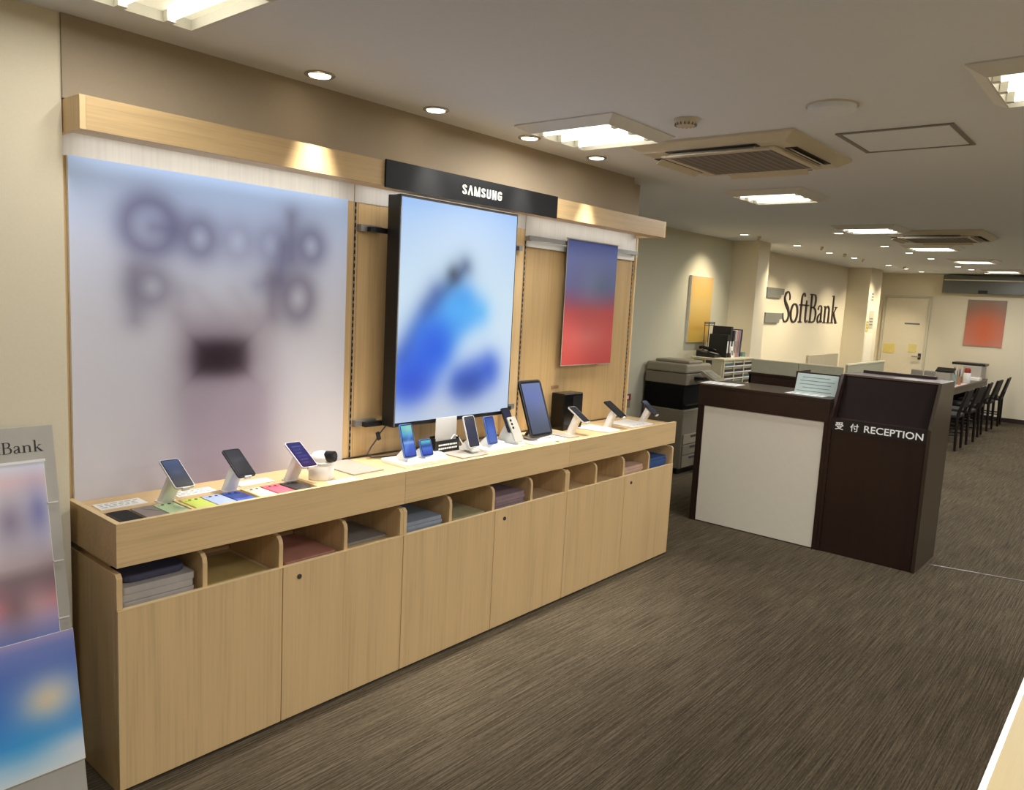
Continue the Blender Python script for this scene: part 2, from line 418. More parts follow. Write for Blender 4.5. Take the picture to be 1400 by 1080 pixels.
# ================================================================== CEILING FITTINGS
def ceiling_light(x0, y0, label, s=.55, first=[None]):
    x1, y1 = x0 + s, y0 + s; i = .052; zb = ZC - .036
    if first[0] is None:
        t = thing('ceiling_light', label, 'ceiling light', ((x0 + x1) / 2, (y0 + y1) / 2, ZC), 'square ceiling lights in a row')
        m = W()
        o = [(x0, y0), (x1, y0), (x1, y1), (x0, y1)]; n = [(x0 + i, y0 + i), (x1 - i, y0 + i), (x1 - i, y1 - i), (x0 + i, y1 - i)]
        n2 = [(x0 + i + .006, y0 + i + .006), (x1 - i - .006, y0 + i + .006), (x1 - i - .006, y1 - i - .006), (x0 + i + .006, y1 - i - .006)]
        R = [[(a, b, ZC - .0005) for a, b in o], [(a, b, ZC - .006) for a, b in o], [(a, b, zb) for a, b in n], [(a, b, zb) for a, b in n2], [(a, b, ZC - .004) for a, b in n2]]
        m.rings([r[::-1] for r in R], cap=False); m.build('frame', M['metalwhite'], t)
        W().box(x0 + i, x1 - i, y0 + i, y1 - i, ZC - .004, ZC - .001).build('reflector', M['fix_in'], t)
        for k in range(3):
            xx = x0 + s * (.24 + .26 * k)
            tb = W().cyl((xx, y0 + i + .03, ZC - .021), (xx, y1 - i - .03, ZC - .021), .0125, n=12).build('tube', M['tube'], t, smooth=True)
            for ya in (y0 + i + .008, y1 - i - .032): W().box(xx - .014, xx + .014, ya, ya + .024, ZC - .036, ZC - .004).build('lamp_holder', M['matwhite'], tb)
        first[0] = t; return t
    return dup(first[0], ((x0 + x1) / 2, (y0 + y1) / 2, ZC), label)
LR = [(1.84, -.52, 'square tube light in the ceiling left of the air conditioner, before the black sign'),
      (-.25, -.50, 'nearest square tube light, cut by the top edge above the big poster'),
      (4.07, -.52, 'square tube light next beyond the air conditioner, over the copier side'),
      (6.33, -.52, 'fourth square tube light along the ceiling, just before the far air conditioner'),
      (8.40, -.60, 'square tube light just behind the far air conditioner'),
      (10.55, -.65, 'square tube light second from the end wall'),
      (12.75, -.68, 'farthest square tube light, nearest the grey shutter housing'),
      (1.84, -2.39, 'square tube light cut off by the right edge, three tubes showing')]
for x, y, l in LR: ceiling_light(x, y, l)

def air_con(x0, x1, y0, y1, label):
    t = thing('air_conditioner', label, 'air conditioner', ((x0 + x1) / 2, (y0 + y1) / 2, ZC), 'ceiling cassette air conditioners')
    i = .05; zb = ZC - .045
    def rg(k, z): return [(x0 + k, y0 + k, z), (x0 + k, y1 - k, z), (x1 - k, y1 - k, z), (x1 - k, y0 + k, z)]
    W().rings([rg(0, ZC - .0005), rg(0, ZC - .012), rg(i, zb)]).build('panel', M['acwhite'], t)
    cx, cy = (x0 + x1) / 2, (y0 + y1) / 2
    g = W().box(cx - .27, cx + .27, cy - .27, cy + .27, zb - .012, zb - .0005).build('intake_grille', M['grille'], t)
    m = W()
    for k in range(13):
        yy = cy - .25 + .5 * k / 12
        m.box(cx - .262, cx + .262, yy - .007, yy + .007, zb - .0135, zb - .012)
    m.build('grille_bars', M['grillebar'], g)
    fr = W()
    for a0, a1, b0, b1 in ((-.30, .30, -.30, -.27), (-.30, .30, .27, .30), (-.30, -.27, -.27, .27), (.27, .30, -.27, .27)):
        fr.box(cx + a0, cx + a1, cy + b0, cy + b1, zb - .014, zb - .0005)
    fr.build('grille_frame', M['acwhite'], t, bevel=.003)
    for dx, dy in ((1, 0), (-1, 0), (0, 1), (0, -1)):
        L, wd, r = .235, .028, .348
        if dx: bx = (cx + dx * r - wd, cx + dx * r + wd, cy - L, cy + L)
        else: bx = (cx - L, cx + L, cy + dy * r - wd, cy + dy * r + wd)
        v = W().box(*bx, zb - .004, zb - .0003).build('vent', M['acdark'], t)
        if dx: W().obox((cx + dx * (r + .006), cy, zb - .012), .046, 2 * L - .03, .004, ((.85, 0, -.5 * dx), (0, 1, 0), (.5 * dx, 0, .85))).build('louvre', M['acwhite'], v)
        else: W().obox((cx, cy + dy * (r + .006), zb - .012), 2 * L - .03, .046, .004, ((1, 0, 0), (0, .85, -.5 * dy), (0, .5 * dy, .85))).build('louvre', M['acwhite'], v)
    return t
air_con(2.45, 3.29, -1.065, -.225, 'nearer ceiling cassette air conditioner with a grey intake grille')
air_con(6.87, 7.71, -1.10, -.26, 'far ceiling cassette air conditioner between two square lights')
def hatch(x0, y0, s, label):
    t = thing('ceiling_hatch', label, 'hatch', (x0 + s / 2, y0 + s / 2, ZC), 'ceiling access hatches')
    W().box(x0, x0 + s, y0, y0 + .018, ZC - .006, ZC - .0005).box(x0, x0 + s, y0 + s - .018, y0 + s, ZC - .006, ZC - .0005).box(x0, x0 + .018, y0 + .018, y0 + s - .018, ZC - .006, ZC - .0005).box(x0 + s - .018, x0 + s, y0 + .018, y0 + s - .018, ZC - .006, ZC - .0005).build('frame', M['midgrey'], t)
    W().box(x0 + .022, x0 + s - .022, y0 + .022, y0 + s - .022, ZC - .004, ZC - .0005).build('lid', M['ceil'], t)
hatch(2.645, -1.66, .475, 'flat square ceiling hatch with a grey frame beside the near air conditioner')
hatch(7.2, -1.95, .475, 'small ceiling hatch cut by the right edge far back')
sp = thing('ceiling_speaker', 'round flat white speaker cover on the ceiling', 'speaker', (2.155, -1.33, ZC))
W().lathe((2.155, -1.33, ZC), [(.0, -.026), (.075, -.026), (.088, -.022), (.092, -.0005)][::-1], 40).build('cover', M['ceil'], sp, smooth=True)
W().lathe((2.155, -1.33, ZC), [(.098, -.0005), (.098, -.006), (.093, -.006), (.093, -.0005)], 40).build('rim', M['acwhite'], sp)
sd = thing('smoke_detector', 'small round ventilated smoke detector on the ceiling', 'smoke detector', (2.10, -.73, ZC))
W().lathe((2.10, -.73, ZC), [(.052, -.0005), (.052, -.012), (.040, -.03), (.022, -.034)], 24).build('body', M['acwhite'], sd, smooth=True)
m = W()
for k in range(16):
    a = 2 * math.pi * k / 16; m.box(2.10 + .044 * math.cos(a) - .003, 2.10 + .044 * math.cos(a) + .003, -.73 + .044 * math.sin(a) - .003, -.73 + .044 * math.sin(a) + .003, ZC - .030, ZC - .012)
m.build('vent_slots', M['midgrey'], sd)
# recessed downlights
DL0 = [None]
def downlight(x, y, label, group, e=115, cone=50, c=(1, .95, .86), dy=-.05, tilt=0):
    if DL0[0] is None:
        t = thing('downlight', label, 'downlight', (x, y, ZC), group)
        W().lathe((x, y, ZC), [(.058, -.0005), (.058, -.005), (.050, -.009), (.042, -.006), (.040, -.0012)], 28).build('ring', M['chrome'], t, smooth=True)
        W().lathe((x, y, ZC), [(.041, -.0012), (.040, -.0085), (.0, -.0095)], 24).build('lamp', M['lamp'], t, smooth=True)
        DL0[0] = t
    else:
        t = dup(DL0[0], (x, y, ZC), label); t['group'] = group
    l = bpy.data.lights.new('downlight_beam', 'SPOT'); l.energy = e; l.spot_size = math.radians(cone); l.spot_blend = .9; l.shadow_soft_size = .03; l.color = c
    lo = bpy.data.objects.new('downlight_beam', l); COL.objects.link(lo); lo.location = (x, y + dy, ZC - .02); lo.rotation_euler = (math.radians(tilt), 0, 0)
    return lo
G1 = 'round downlights over the phone display'; G2 = 'round downlights along the far part of the ceiling'
for (x, y), l in zip([(.832, .15), (1.441, .145), (2.09, .14), (2.679, .13)],
    ['nearest round downlight, above the big pale poster', 'second round downlight, above the left end of the black sign', 'third round downlight, touching the square tube light', 'fourth round downlight, right of the first square tube light']):
    downlight(x, y, l, G1)
far = [(7.02, 1.157, 'small downlight above the yellow wall panel'), (8.405, 1.094, 'small downlight in front of the narrow pillar beside the logo wall'),
       (9.53, 1.08, 'downlight above the first letters of the wall logo'), (10.45, 1.04, 'downlight above the middle of the wall logo'),
       (11.99, .98, 'downlight above the last letters of the wall logo'), (12.90, .957, 'downlight in front of the pillar with notices'),
       (13.69, .889, 'downlight closest to the white door'), (7.006, .167, 'downlight beside the fourth square tube light'),
       (8.55, .14, 'downlight left of the square light behind the far air conditioner'), (9.51, .11, 'middle downlight of the row left of the far square lights'),
       (10.50, .074, 'downlight left of the second farthest square light'), (12.15, .056, 'downlight between the two farthest square lights'),
       (12.85, .0, 'downlight left of the farthest square light'), (13.8, -.07, 'last downlight before the grey shutter housing')]
for x, y, l in far: downlight(x, y, l, G2, (48 if x < 7.5 else 80) if y > .5 else 16, 100, (1, .87, .64), 0, 22 if y > .5 else 0)
# little ceiling sockets / spot heads near the logo
SP0 = None
for i, (x, y, l) in enumerate([(7.28, 1.10, 'small ceiling spot head right of the downlight over the yellow panel'), (9.78, .96, 'small ceiling spot head left of the logo downlights'), (8.62, .871, 'small ceiling spot head by the narrow pillar'), (10.73, 1.0, 'small ceiling spot head over the middle of the logo'), (12.40, .853, 'small ceiling spot head near the notice pillar')]):
    if SP0 is None:
        t = SP0 = thing('spot_head', l, 'spotlight', (x, y, ZC), 'tiny spot heads on the far ceiling')
        W().cyl((x, y, ZC - .0005), (x, y, ZC - .02), .02, n=16).build('base', M['acwhite'], t)
        W().cyl((x, y, ZC - .02), (x + .006, y + .012, ZC - .036), .012, .015, n=14).build('head', M['acwhite'], t)
    else: dup(SP0, (x, y, ZC), l)

# ================================================================== DISPLAY WALL
L = 3.62; BW = L / 3
NB = ['nearest', 'middle', 'farthest']
SIDE = [('nearest oak base cabinet, below the big pale poster', 'middle oak base cabinet, below the lit black-framed screen', 'farthest oak base cabinet, next to the reception aisle')][0]
def door_panel(x0, x1): return W().box(x0 + .0016, x1 - .0016, 0, .018, .012, .628)
for i in range(3):
    x0 = BW * i; x1 = x0 + BW
    t = thing('base_cabinet', SIDE[i], 'cabinet', ((x0 + x1) / 2, .2, 0), 'oak base cabinets under the phone trays')
    def sidep(xa, xb): return W().poly([(xa, .020, 0.0), (xa, .375, 0.0), (xa, .375, .748), (xa, .016, .748), (xa, .004, .735), (xa, .004, .632), (xa, .020, .632)], (xb - xa, 0, 0))
    sidep(x0 + .001, x0 + .019).build('side_panel', M['oak_z'], t); sidep(x1 - .019, x1 - .001).build('side_panel', M['oak_z'], t)
    W().box(x0 + .020, x1 - .020, .006, .372, .594, .612).build('shelf', M['oak_x'], t)
    W().box(x0 + .020, x1 - .020, .376, .388, .02, .748).build('back_panel', M['oak_dark'], t)
    W().box(x0 + .020, x1 - .020, .030, .050, .0, .011).build('plinth', M['slot'], t)
    for k in (1, 2, 3):
        xd = x0 + BW * k / 4
        P = [(xd - .009, .365, .6125), (xd - .009, .014, .6125), (xd - .009, .014, .715), (xd - .009, .019, .734), (xd - .009, .033, .746), (xd - .009, .055, .750), (xd - .009, .365, .750)]
        W().poly(P, (.018, 0, 0)).build('divider', M['oak_z'], t, bevel=.002)
    xm = (x0 + x1) / 2
    d1 = door_panel(x0, xm).build('door', M['oak_z'], t, bevel=.0012)
    d2 = door_panel(xm, x1).build('door', M['oak_z'], t, bevel=.0012)
    W().cyl((xm + .072, 0.001, .578), (xm + .072, -.004, .578), .0095, n=20).build('lock', M['darkgrey'], d2)
    W().box(x0 + .001, x1 - .001, -.0008, .0175, .6285, .630).build('door_edge', M['oak_edge'], t)

TL = ['nearest oak tray, holding the row of flat coloured phones', 'middle oak tray, in front of the lit upright screen', 'farthest oak tray, with the black speaker box']
ZT = .900; TOP = .9143
for i in range(3):
    x0 = BW * i; x1 = x0 + BW
    t = thing('display_tray', TL[i], 'display tray', ((x0 + x1) / 2, .2, .772), 'long oak display trays')
    fp = W().box(x0 + .0008, x1 - .0008, .0, .018, .772, TOP).build('front_panel', M['oak_x'], t)
    W().box(x0 + .001, x1 - .001, -.0006, .0185, TOP, TOP + .0012).build('front_edge', M['oak_edge'], fp)
    W().box(x0 + .019, x1 - .019, .019, .388, .772, .786).build('bottom_panel', M['oak_dark'], t)
    if i == 0:
        W().box(x0 + .019, x1 - .001, .019, .1985, .878, .892).build('sunken_floor', M['oak_x'], t)
        W().box(x0 + .019, x1 - .001, .199, .389, .878, ZT).build('floor_panel', M['oak_x'], t)
        for xd in (.284, .546, .800): W().box(xd - .005, xd + .005, .0190, .1985, .8922, ZT + .003).build('slot_rib', M['oak_edge'], t)
        W().box(.806, x1 - .001, .0190, .1985, .8922, ZT).build('raised_floor', M['oak_x'], t)
    else:
        W().box(x0 + .001, x1 - .019, .019, .389, .878, ZT).build('floor_panel', M['oak_x'], t)
    if i == 0:
        W().box(x0 + .0005, x0 + .0185, .0185, .389, .772, TOP).build('side_panel', M['oak_x'], t)
        W().box(x0 + .0002, x0 + .0188, .0185, .389, TOP, TOP + .0012).build('side_edge', M['oak_edge'], t)
    if i == 2:
        W().box(x1 - .0185, x1 - .0005, .0185, .389, .772, ZT + .002).build('side_panel', M['oak_x'], t)
    for k in (1, 3):
        xx = x0 + BW * k / 4 + .05
        W().cyl((xx, .348, .6122), (xx, .348, .7718), .010, n=14).build('support_post', M['steel'], t, smooth=True)
    for k in (0, 1):
        xx = x0 + .03 + k * (BW - .06)
        W().box(xx - .012, xx + .012, .10, .30, .7482, .7718).build('support_bracket', M['oak_dark'], t)

# wood back panels with their slotted uprights
BL = ['oak back panel behind the big poster, washed by light at its top', 'oak back panel behind the lit upright screen', 'oak back panel behind the hanging blue and red banner']
for i in range(3):
    x0 = BW * i; x1 = x0 + BW
    t = thing('back_panel', BL[i], 'wall panel', ((x0 + x1) / 2, .41, .9), 'oak back panels of the display')
    W().box(x0 + .001, x1 - .001, .405, .432, .905, 2.228).build('board', M['oak_dimmed'] if i == 2 else M['oak_z'], t)
    xs = [.035] if i == 0 else [x0 + .010] + ([x1 - .036] if i == 2 else [])
    if i == 0: xs.append(x1 - .085)
    for k, xx in enumerate(xs):
        s = W()
        if i == 0 and k == 2: s.box(xx - .003, xx + .003, .4035, .405, 2.0, 2.13)
        else:
            s.box(xx - .0045, xx + .0045, .4035, .405, .905, 2.128)
        u_ = s.build('slotted_upright', M['slot'], t)
        s = W()
        z = .93
        while z < 2.12 and not (i == 0 and k == 2):
            s.box(xx - .0025, xx + .0025, .4025, .4035, z, z + .012); z += .030
        if s.v: s.build('upright_web', M['alu'], u_)
        if not (i == 0 and k == 2):
            W().box(xx + .014, xx + .018, .4035, .405, .905, 2.128).build('panel_joint', M['oak_dark'], u_)
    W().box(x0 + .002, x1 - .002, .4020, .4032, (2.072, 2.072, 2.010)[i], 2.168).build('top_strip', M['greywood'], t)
    if i == 2:
        W().box(x1 - .012, x1 - .001, .395, .405, .905, 2.128).build('end_strip', M['oak_edge'], t)

# header
HZ0, HZ1 = 2.130, 2.2325
hx0 = -.015
def header(x0, x1, label, m, ends, name='light_pelmet', cat='pelmet'):
    t = thing(name, label, cat, ((x0 + x1) / 2, .25, HZ0))
    W().box(x0, x1, .182, .200, HZ0, HZ1).build('front_board', m, t)
    W().box(x0, x1, .2002, .302, HZ1 - .016, HZ1).build('top_board', M['oak_x'], t)
    W().box(x0, x1, .2002, .300, HZ0 + .002, HZ0 + .012).build('bottom_board', M['oak_x'] if m is M['oak_x'] else M['oak_x'], t)
    for e in ends: W().box(e[0], e[1], .1822, .4015, HZ0, HZ1).build('end_board', M['oak_z'], t)
    W().box(x0 + .03, x1 - .03, .315, .335, HZ0 + .02, HZ0 + .032).build('led_strip', M['led'], t)
    W().box(x0 + .021, x1 - .021, .303, .350, HZ0 + .034, HZ0 + .040).build('led_carrier', M['metalwhite'], t)
    W().box(x0 + .021, x1 - .021, .350, .4012, HZ0 + .041, HZ0 + .049).build('back_batten', M['oak_dark'], t)
    return t
header(hx0 + .0185, 1.19, 'oak light pelmet above the big poster', M['oak_head'], [(hx0, hx0 + .018)])
hb = header(1.1915, 2.398, 'black sign board with white lettering above the lit screen', M['oak_x'], [], 'sign_board', 'sign')
W().box(1.1915, 2.398, .172, .1818, 2.123, 2.2385).build('sign_face', M['satinblack'], hb)
lettering('lettering', 'SAMSUNG', SANS, M['sign_lit'], hb, (1.655, .172, 2.157), (1, 0, 0), (0, 0, 1), (0, -1, 0), .285, .043, .0015, as_letters=True)
header(2.3995, 3.605 - .0185, 'oak light pelmet above the hanging blue and red banner', M['oak_head'], [(3.605 - .018, 3.605)])

# big poster
A = Art([(.90, (178, 175, 178)), (1.2, (186, 184, 192)), (1.55, (188, 190, 202)), (1.8, (188, 198, 224)), (1.98, (176, 200, 242)), (2.08, (168, 198, 246))])
DK = (104, 106, 140); bl = .022
A.ell((.10, 1.3), .16, .6, (196, 192, 196), .12, .5).ell((1.05, 1.2), .16, .5, (204, 200, 202), .12, .5)
A.ring((.29, 1.872), .085, .085, .030, DK, bl, .95).seg((.30, 1.868), (.375, 1.868), .026, DK, bl, .85)
A.ring((.475, 1.845), .05, .055, .026, DK, bl, .85).ring((.63, 1.845), .05, .055, .026, (128, 132, 168), bl, .55)
A.ring((.785, 1.845), .05, .055, .026, (122, 128, 170), bl, .60).seg((.84, 1.84), (.82, 1.70), .026, DK, bl, .8).seg((.82, 1.70), (.72, 1.68), .02, DK, bl, .5)
A.seg((.875, 1.97), (.875, 1.80), .024, DK, bl, .8).ring((.97, 1.855), .05, .055, .026, DK, bl, .85)
D2 = (108, 104, 124)
A.seg((.235, 1.71), (.235, 1.54), .028, D2, bl, .65).ring((.29, 1.655), .055, .05, .026, D2, bl, .75)
A.seg((.40, 1.64), (.40, 1.56), .018, (140, 136, 150), bl, .5).seg((.46, 1.65), (.55, 1.56), .018, (150, 146, 158), bl, .4)
A.seg((.62, 1.65), (.68, 1.58), .02, (150, 146, 158), bl, .35).seg((.79, 1.71), (.79, 1.56), .027, D2, bl, .8).ring((.91, 1.635), .062, .075, .030, D2, bl, .85)
A.rect(.385, .785, .80, 1.56, (146, 136, 150), .030, .9).rect(.40, .76, .80, 1.25, (140, 126, 142), .06, .5)
A.rect(.46, .675, 1.33, 1.455, (52, 40, 50), .018, 1.0).ell((.57, 1.39), .09, .05, (38, 24, 34), .02, .8)
A.rect(.68, .79, 1.30, 1.52, (178, 172, 182), .03, .4)
A.ell((.10, 1.05), .10, .12, (205, 200, 200), .05, .5).ell((.26, 1.0), .08, .1, (170, 160, 168), .05, .5)
t = thing('large_poster', 'large pale blurred poster of a phone back with dark lettering', 'poster', (.59, .39, .9))
W().box(.022, 1.160, .386, .4015, .9005, 2.074).build('panel', M['matwhite'], t)
picture('print', M['art_glow'], t, (.022, .3855, .9005), (1, 0, 0), (0, 0, 1), 1.138, 1.1735, A, 150, 156, .022, .9005)

# upright screen
t = thing('display_screen', 'tall black framed lit screen showing blue phones', 'screen', (1.755, .29, 1.06))
W().box(1.345, 2.167, .252, .335, 1.055, 2.120).build('housing', M['black'], t, bevel=.004)
B_ = Art([(1.05, (188, 208, 232)), (1.2, (196, 212, 236)), (1.45, (206, 226, 244)), (1.7, (198, 222, 240)), (1.95, (178, 206, 242)), (2.13, (150, 190, 246))])
B_.ell((1.75, 1.75), .30, .28, (212, 230, 240), .12, .7)
B_.seg((1.56, 1.60), (1.78, 1.82), .035, (66, 84, 122), .025, .9).seg((1.40, 1.38), (1.60, 1.66), .055, (60, 78, 150), .03, .85)
B_.seg((1.58, 1.46), (1.76, 1.62), .115, (60, 150, 236), .03, .95).seg((1.72, 1.60), (1.90, 1.60), .055, (84, 176, 246), .03, .9)
B_.seg((1.44, 1.28), (1.58, 1.42), .12, (34, 92, 222), .035, .95).ell((1.46, 1.24), .11, .07, (40, 72, 200), .03, .8)
B_.seg((1.80, 1.24), (1.98, 1.30), .085, (52, 92, 206), .03, .95).ell((1.84, 1.22), .09, .06, (26, 58, 150), .03, .8)
B_.ell((1.70, 1.78), .03, .03, (40, 46, 60), .02, .7).ell((1.66, 1.12), .2, .05, (206, 206, 210), .04, .6)
picture('screen', M['screen'], t, (1.355, .2515, 1.075), (1, 0, 0), (0, 0, 1), .803, 1.034, B_, 110, 140, 1.355, 1.075)
W().box(1.349, 2.163, .2500, .2519, 2.110, 2.1165).box(1.3485, 1.353, .2500, .2519, 1.06, 2.1165).build('bezel_line', M['alu'], t)
for z in (1.955, 1.062):
    for xa, xb, xc, xd in ((1.26, 1.40, 1.225, 1.345), (2.12, 2.30, 2.25, 2.36)):
        br = W().box(xa, xb, .345, .372, z - .010, z + .012).build('mount_arm', M['black'], t)
        W().box(xc, xd, .372, .4015, z - .010, z + .020).build('mount_bracket', M['alu'], br)
W().box(1.40, 2.10, .335, .345, 1.04, 2.0).build('mount_plate', M['black'], t)
# power cable with an in-line box
t = thing('power_cable', 'thin dark power cable with an inline box hanging under the screen', 'cable', (1.36, .33, .905))
W().tube([(1.37, .33, 1.0535), (1.34, .335, 1.02), (1.325, .345, .985), (1.30, .35, .955), (1.275, .345, .925), (1.29, .335, .908), (1.36, .32, .906), (1.45, .30, .906)], .0035).build('lead', M['darkgrey'], t, smooth=True)
W().obox((1.333, .340, 1.005), .018, .014, .040, ((.95, 0, .3), (0, 1, 0), (-.3, 0, .95))).build('inline_box', M['black'], t, bevel=.003)

# banner and its rail
t = thing('banner_rail', 'grey metal cross rail with a white lower lip behind the banner', 'rail', (2.99, .38, 2.0))
W().box(2.41, 3.575, .362, .376, 2.012, 2.036).build('rail', M['alu'], t)
W().box(2.425, 3.57, .388, .4015, 1.975, 2.008).build('lip', M['white'], t)
for x in (2.43, 3.555): W().box(x - .01, x + .01, .376, .4012, 2.009, 2.035).build('hook', M['steel'], t)
t = thing('hanging_banner', 'narrow hanging banner, blue above and red below, all blurred', 'banner', (3.03, .355, 1.29))
C_ = Art([(1.28, (184, 66, 62)), (1.45, (190, 68, 62)), (1.62, (184, 68, 68)), (1.70, (138, 82, 112)), (1.78, (98, 106, 160)), (1.95, (104, 118, 180)), (2.05, (88, 106, 186))])
C_.ell((3.04, 1.79), .13, .09, (140, 150, 176), .05, .6).ell((3.16, 1.78), .08, .05, (70, 90, 110), .04, .5).ell((3.03, 1.46), .15, .06, (226, 150, 146), .05, .6).ell((2.85, 1.78), .07, .08, (110, 90, 140), .05, .4)
W().box(2.755, 3.305, .3535, .3565, 1.289, 2.050).build('sheet', M['artmatt'], t)
picture('print', M['artmatt'], t, (2.755, .3530, 1.289), (1, 0, 0), (0, 0, 1), .55, .761, C_, 60, 80, 2.755, 1.289)
W().box(2.753, 3.307, .351, .3615, 2.050, 2.056).box(2.753, 2.757, .351, .3530, 1.289, 2.05).box(2.753, 3.307, .351, .3530, 1.285, 1.289).build('hem', M['greyplate'], t)

# ------------------------------------------------------------------ phones
UX = Vector((1, 0, 0))
def tiltv(deg): a = math.radians(deg); return Vector((0, math.cos(a), math.sin(a)))
def phone(label, c, tilt, w, hh, body, art, group, name='phone', T=.0085, scr='phone_screen', lens=False, u=UX):
    c = Vector(c); v = tiltv(tilt); n = Vector(u).cross(v)
    t = thing(name, label, 'phone' if name == 'phone' else 'tablet', c - v * hh / 2, group)
    slab(MB(), c, u, v, w, hh, w * .13, T).build('body', body, t, bevel=.0012)
    if lens:
        for k in range(3):
            q = c - Vector(u) * w * .22 + v * (hh * .36 - k * .021)
            W().cyl(q, q + n * .002, .0065, n=14).build('lens', M['gloss'], t)
    else:
        m = w * .045
        slab(MB(), c + n * .0006, u, v, w - 2 * m, hh - 2 * m, w * .10, .0006).build('glass', M['gloss'], t)
        picture('screen', M[scr], t, c + n * .0009 - Vector(u) * (w / 2 - 1.9 * m) - v * (hh / 2 - 2.2 * m), u, v, w - 3.8 * m, hh - 4.4 * m, art, 14, 26)
    return t
def post_stand(label, c, tilt, foot, hh, w=.054, group=None, m=None):
    """slanted white post from its foot on the tray to the back of the phone"""
    c = Vector(c); v = tiltv(tilt); n = UX.cross(v)
    t = thing('phone_stand', label, 'phone stand', foot, group)
    fx, fy, fz = foot
    top = c - n * .0092; vv = v * .020
    R = []
    for k in range(5):
        f = k / 4.0
        p = Vector(foot).lerp(top, f); a = Vector((0, .020, 0)).lerp(vv * 1.1, f); ww = w / 2 * (1 - .12 * f)
        r = []
        for q in range(16):
            an = 2 * math.pi * q / 16; ca, sa = math.cos(an), math.sin(an)
            e = .55
            r.append(p + UX * (ww * math.copysign(abs(ca) ** e, ca)) + a * math.copysign(abs(sa) ** e, sa))
        R.append(r)
    W().rings(R).build('post', m or M['white'], t, smooth=True)
    W().poly([(fx + p[0], fy + p[1], fz + .0002) for p in rrect(w + .010, .043, .012)], (0, 0, .0035)).build('foot', m or M['white'], t)
    q = c - v * (hh / 2 + .003) - n * .0045
    W().obox(q, .026, .005, .014, (UX, v, n)).build('grip', M['metalwhite'], t)
    return t
dusk = Art([(0, (30, 30, 38)), (.06, (44, 52, 78)), (.13, (76, 92, 132))]).ell((.03, .07), .014, .01, (110, 120, 150), .008, .5)
dark = Art([(0, (24, 24, 28)), (.13, (40, 42, 52))]).seg((.02, .075), (.045, .085), .004, (92, 96, 108), .006, .6)
code = Art([(0, (70, 40, 96)), (.05, (46, 38, 112)), (.13, (34, 44, 120))])
for k in range(6): code.seg((.012, .02 + k * .019), (.035 + .008 * (k % 3), .02 + k * .019), .0016, (150, 150, 220), .0015, .6)
P1 = 'phones tilted on white posts'
MW = mat('pale_phone_frame', (206, 206, 206), .3, metal=.2); MDK = mat('dark_phone_frame', (40, 44, 54), .3, metal=.3); MPK = mat('lilac_phone_frame', (214, 200, 222), .3)
for (c, ti, w, hh, bd, art, fo, lp, ls) in [
  ((.265, .14, 1.017), 31, .071, .146, MW, dusk, (.262, .222, ZT), 'phone with a slate blue screen on the nearest white post', 'white post nearest the tray corner, behind the pale green phone'),
  ((.512, .16, 1.019), 32.4, .072, .148, MDK, dark, (.507, .222, ZT), 'dark phone with a black screen on the second white post', 'white post behind the bright blue flat phone'),
  ((.785, .16, 1.016), 31, .074, .152, MPK, code, (.778, .222, ZT), 'phone with a pale frame and violet text screen beside the white camera', 'white post left of the white dome camera')]:
    phone(lp, c, ti, w, hh, bd, art, P1); post_stand(ls, c, ti, (fo[0], max(fo[1], .262), fo[2]) if False else fo, hh, group='white slanted phone posts')
for (c, ti, w, hh, bd, art, fo, lp, ls) in [
  ((2.697, .15, 1.022), 32, .070, .143, MW, dark, (2.685, .20, ZT), 'slim phone leaning in front of the black speaker box', 'white post just right of the black tablet'),
  ((3.087, .15, 1.024), 32.2, .077, .157, MDK, Art([(0, (24, 22, 24)), (.15, (36, 34, 36))]), (3.09, .205, ZT), 'black phone on the middle white post of the farthest tray', 'middle white post of the farthest tray'),
  ((3.520, .15, 1.000), 37, .068, .138, MDK, Art([(0, (40, 44, 56)), (.08, (44, 48, 60)), (.14, (120, 120, 140))]), (3.515, .20, ZT), 'grey phone on the white post at the far end of the trays', 'white post closest to the copier end of the trays')]:
    phone(lp, c, ti, w, hh, bd, art, P1); post_stand(ls, c, ti, fo, hh, group='white slanted phone posts')
# flat phones lying in the sunken strip, backs up
FL = [(.083, (40, 40, 42), 'flat black phone at the near corner of the tray'), (.164, (150, 140, 132), 'flat shiny taupe phone beside the black one'), (.240, (190, 216, 170), 'flat pale green phone before the nearest white post'),
      (.338, (206, 222, 100), 'flat yellow green phone'), (.416, (182, 200, 234), 'flat pale blue phone between yellow green and bright blue'), (.493, (66, 104, 206), 'flat bright blue phone'),
      (.583, (226, 224, 210), 'flat cream phone next to the pink one'), (.663, (236, 108, 130), 'flat coral pink phone'), (.745, (58, 56, 56), 'flat charcoal phone beside the pink one, near the dome camera')]
for i, (x, c, l) in enumerate(FL):
    t = thing('phone', l, 'phone', (x, .14, .8922), 'flat coloured phones laid in a row')
    mm = mat('phone_back_%d' % (i + 1), c, .3, var=.03, metal=.35 if i == 1 else 0)
    y0 = .1275; hh = .138 if i else .140
    slab(MB(), (x, y0, .9004), (1, 0, 0), (0, 1, 0), .0715, hh, .009, .008).build('body', mm, t, bevel=.0012)
    if i == 0:
        slab(MB(), (x, y0, .9008), (1, 0, 0), (0, 1, 0), .066, .130, .007, .0006).build('screen', M['satinblack'], t)
    elif i == 1:
        slab(MB(), (x + .012, y0 + .02, .9012), (.8, .6, 0), (-.6, .8, 0), .004, .07, .0018, .0008).build('stylus', M['steel'], t)
    else:
        slab(MB(), (x, y0 + .044, .9022), (1, 0, 0), (0, 1, 0), .056, .018, .008, .0018).build('camera_bar', M['darkgrey'] if i in (8,) else mm, t)
        for k in (-1, 1): W().cyl((x + k * .012, y0 + .044, .9022), (x + k * .012, y0 + .044, .903), .006, n=12).build('lens', M['gloss'], t)
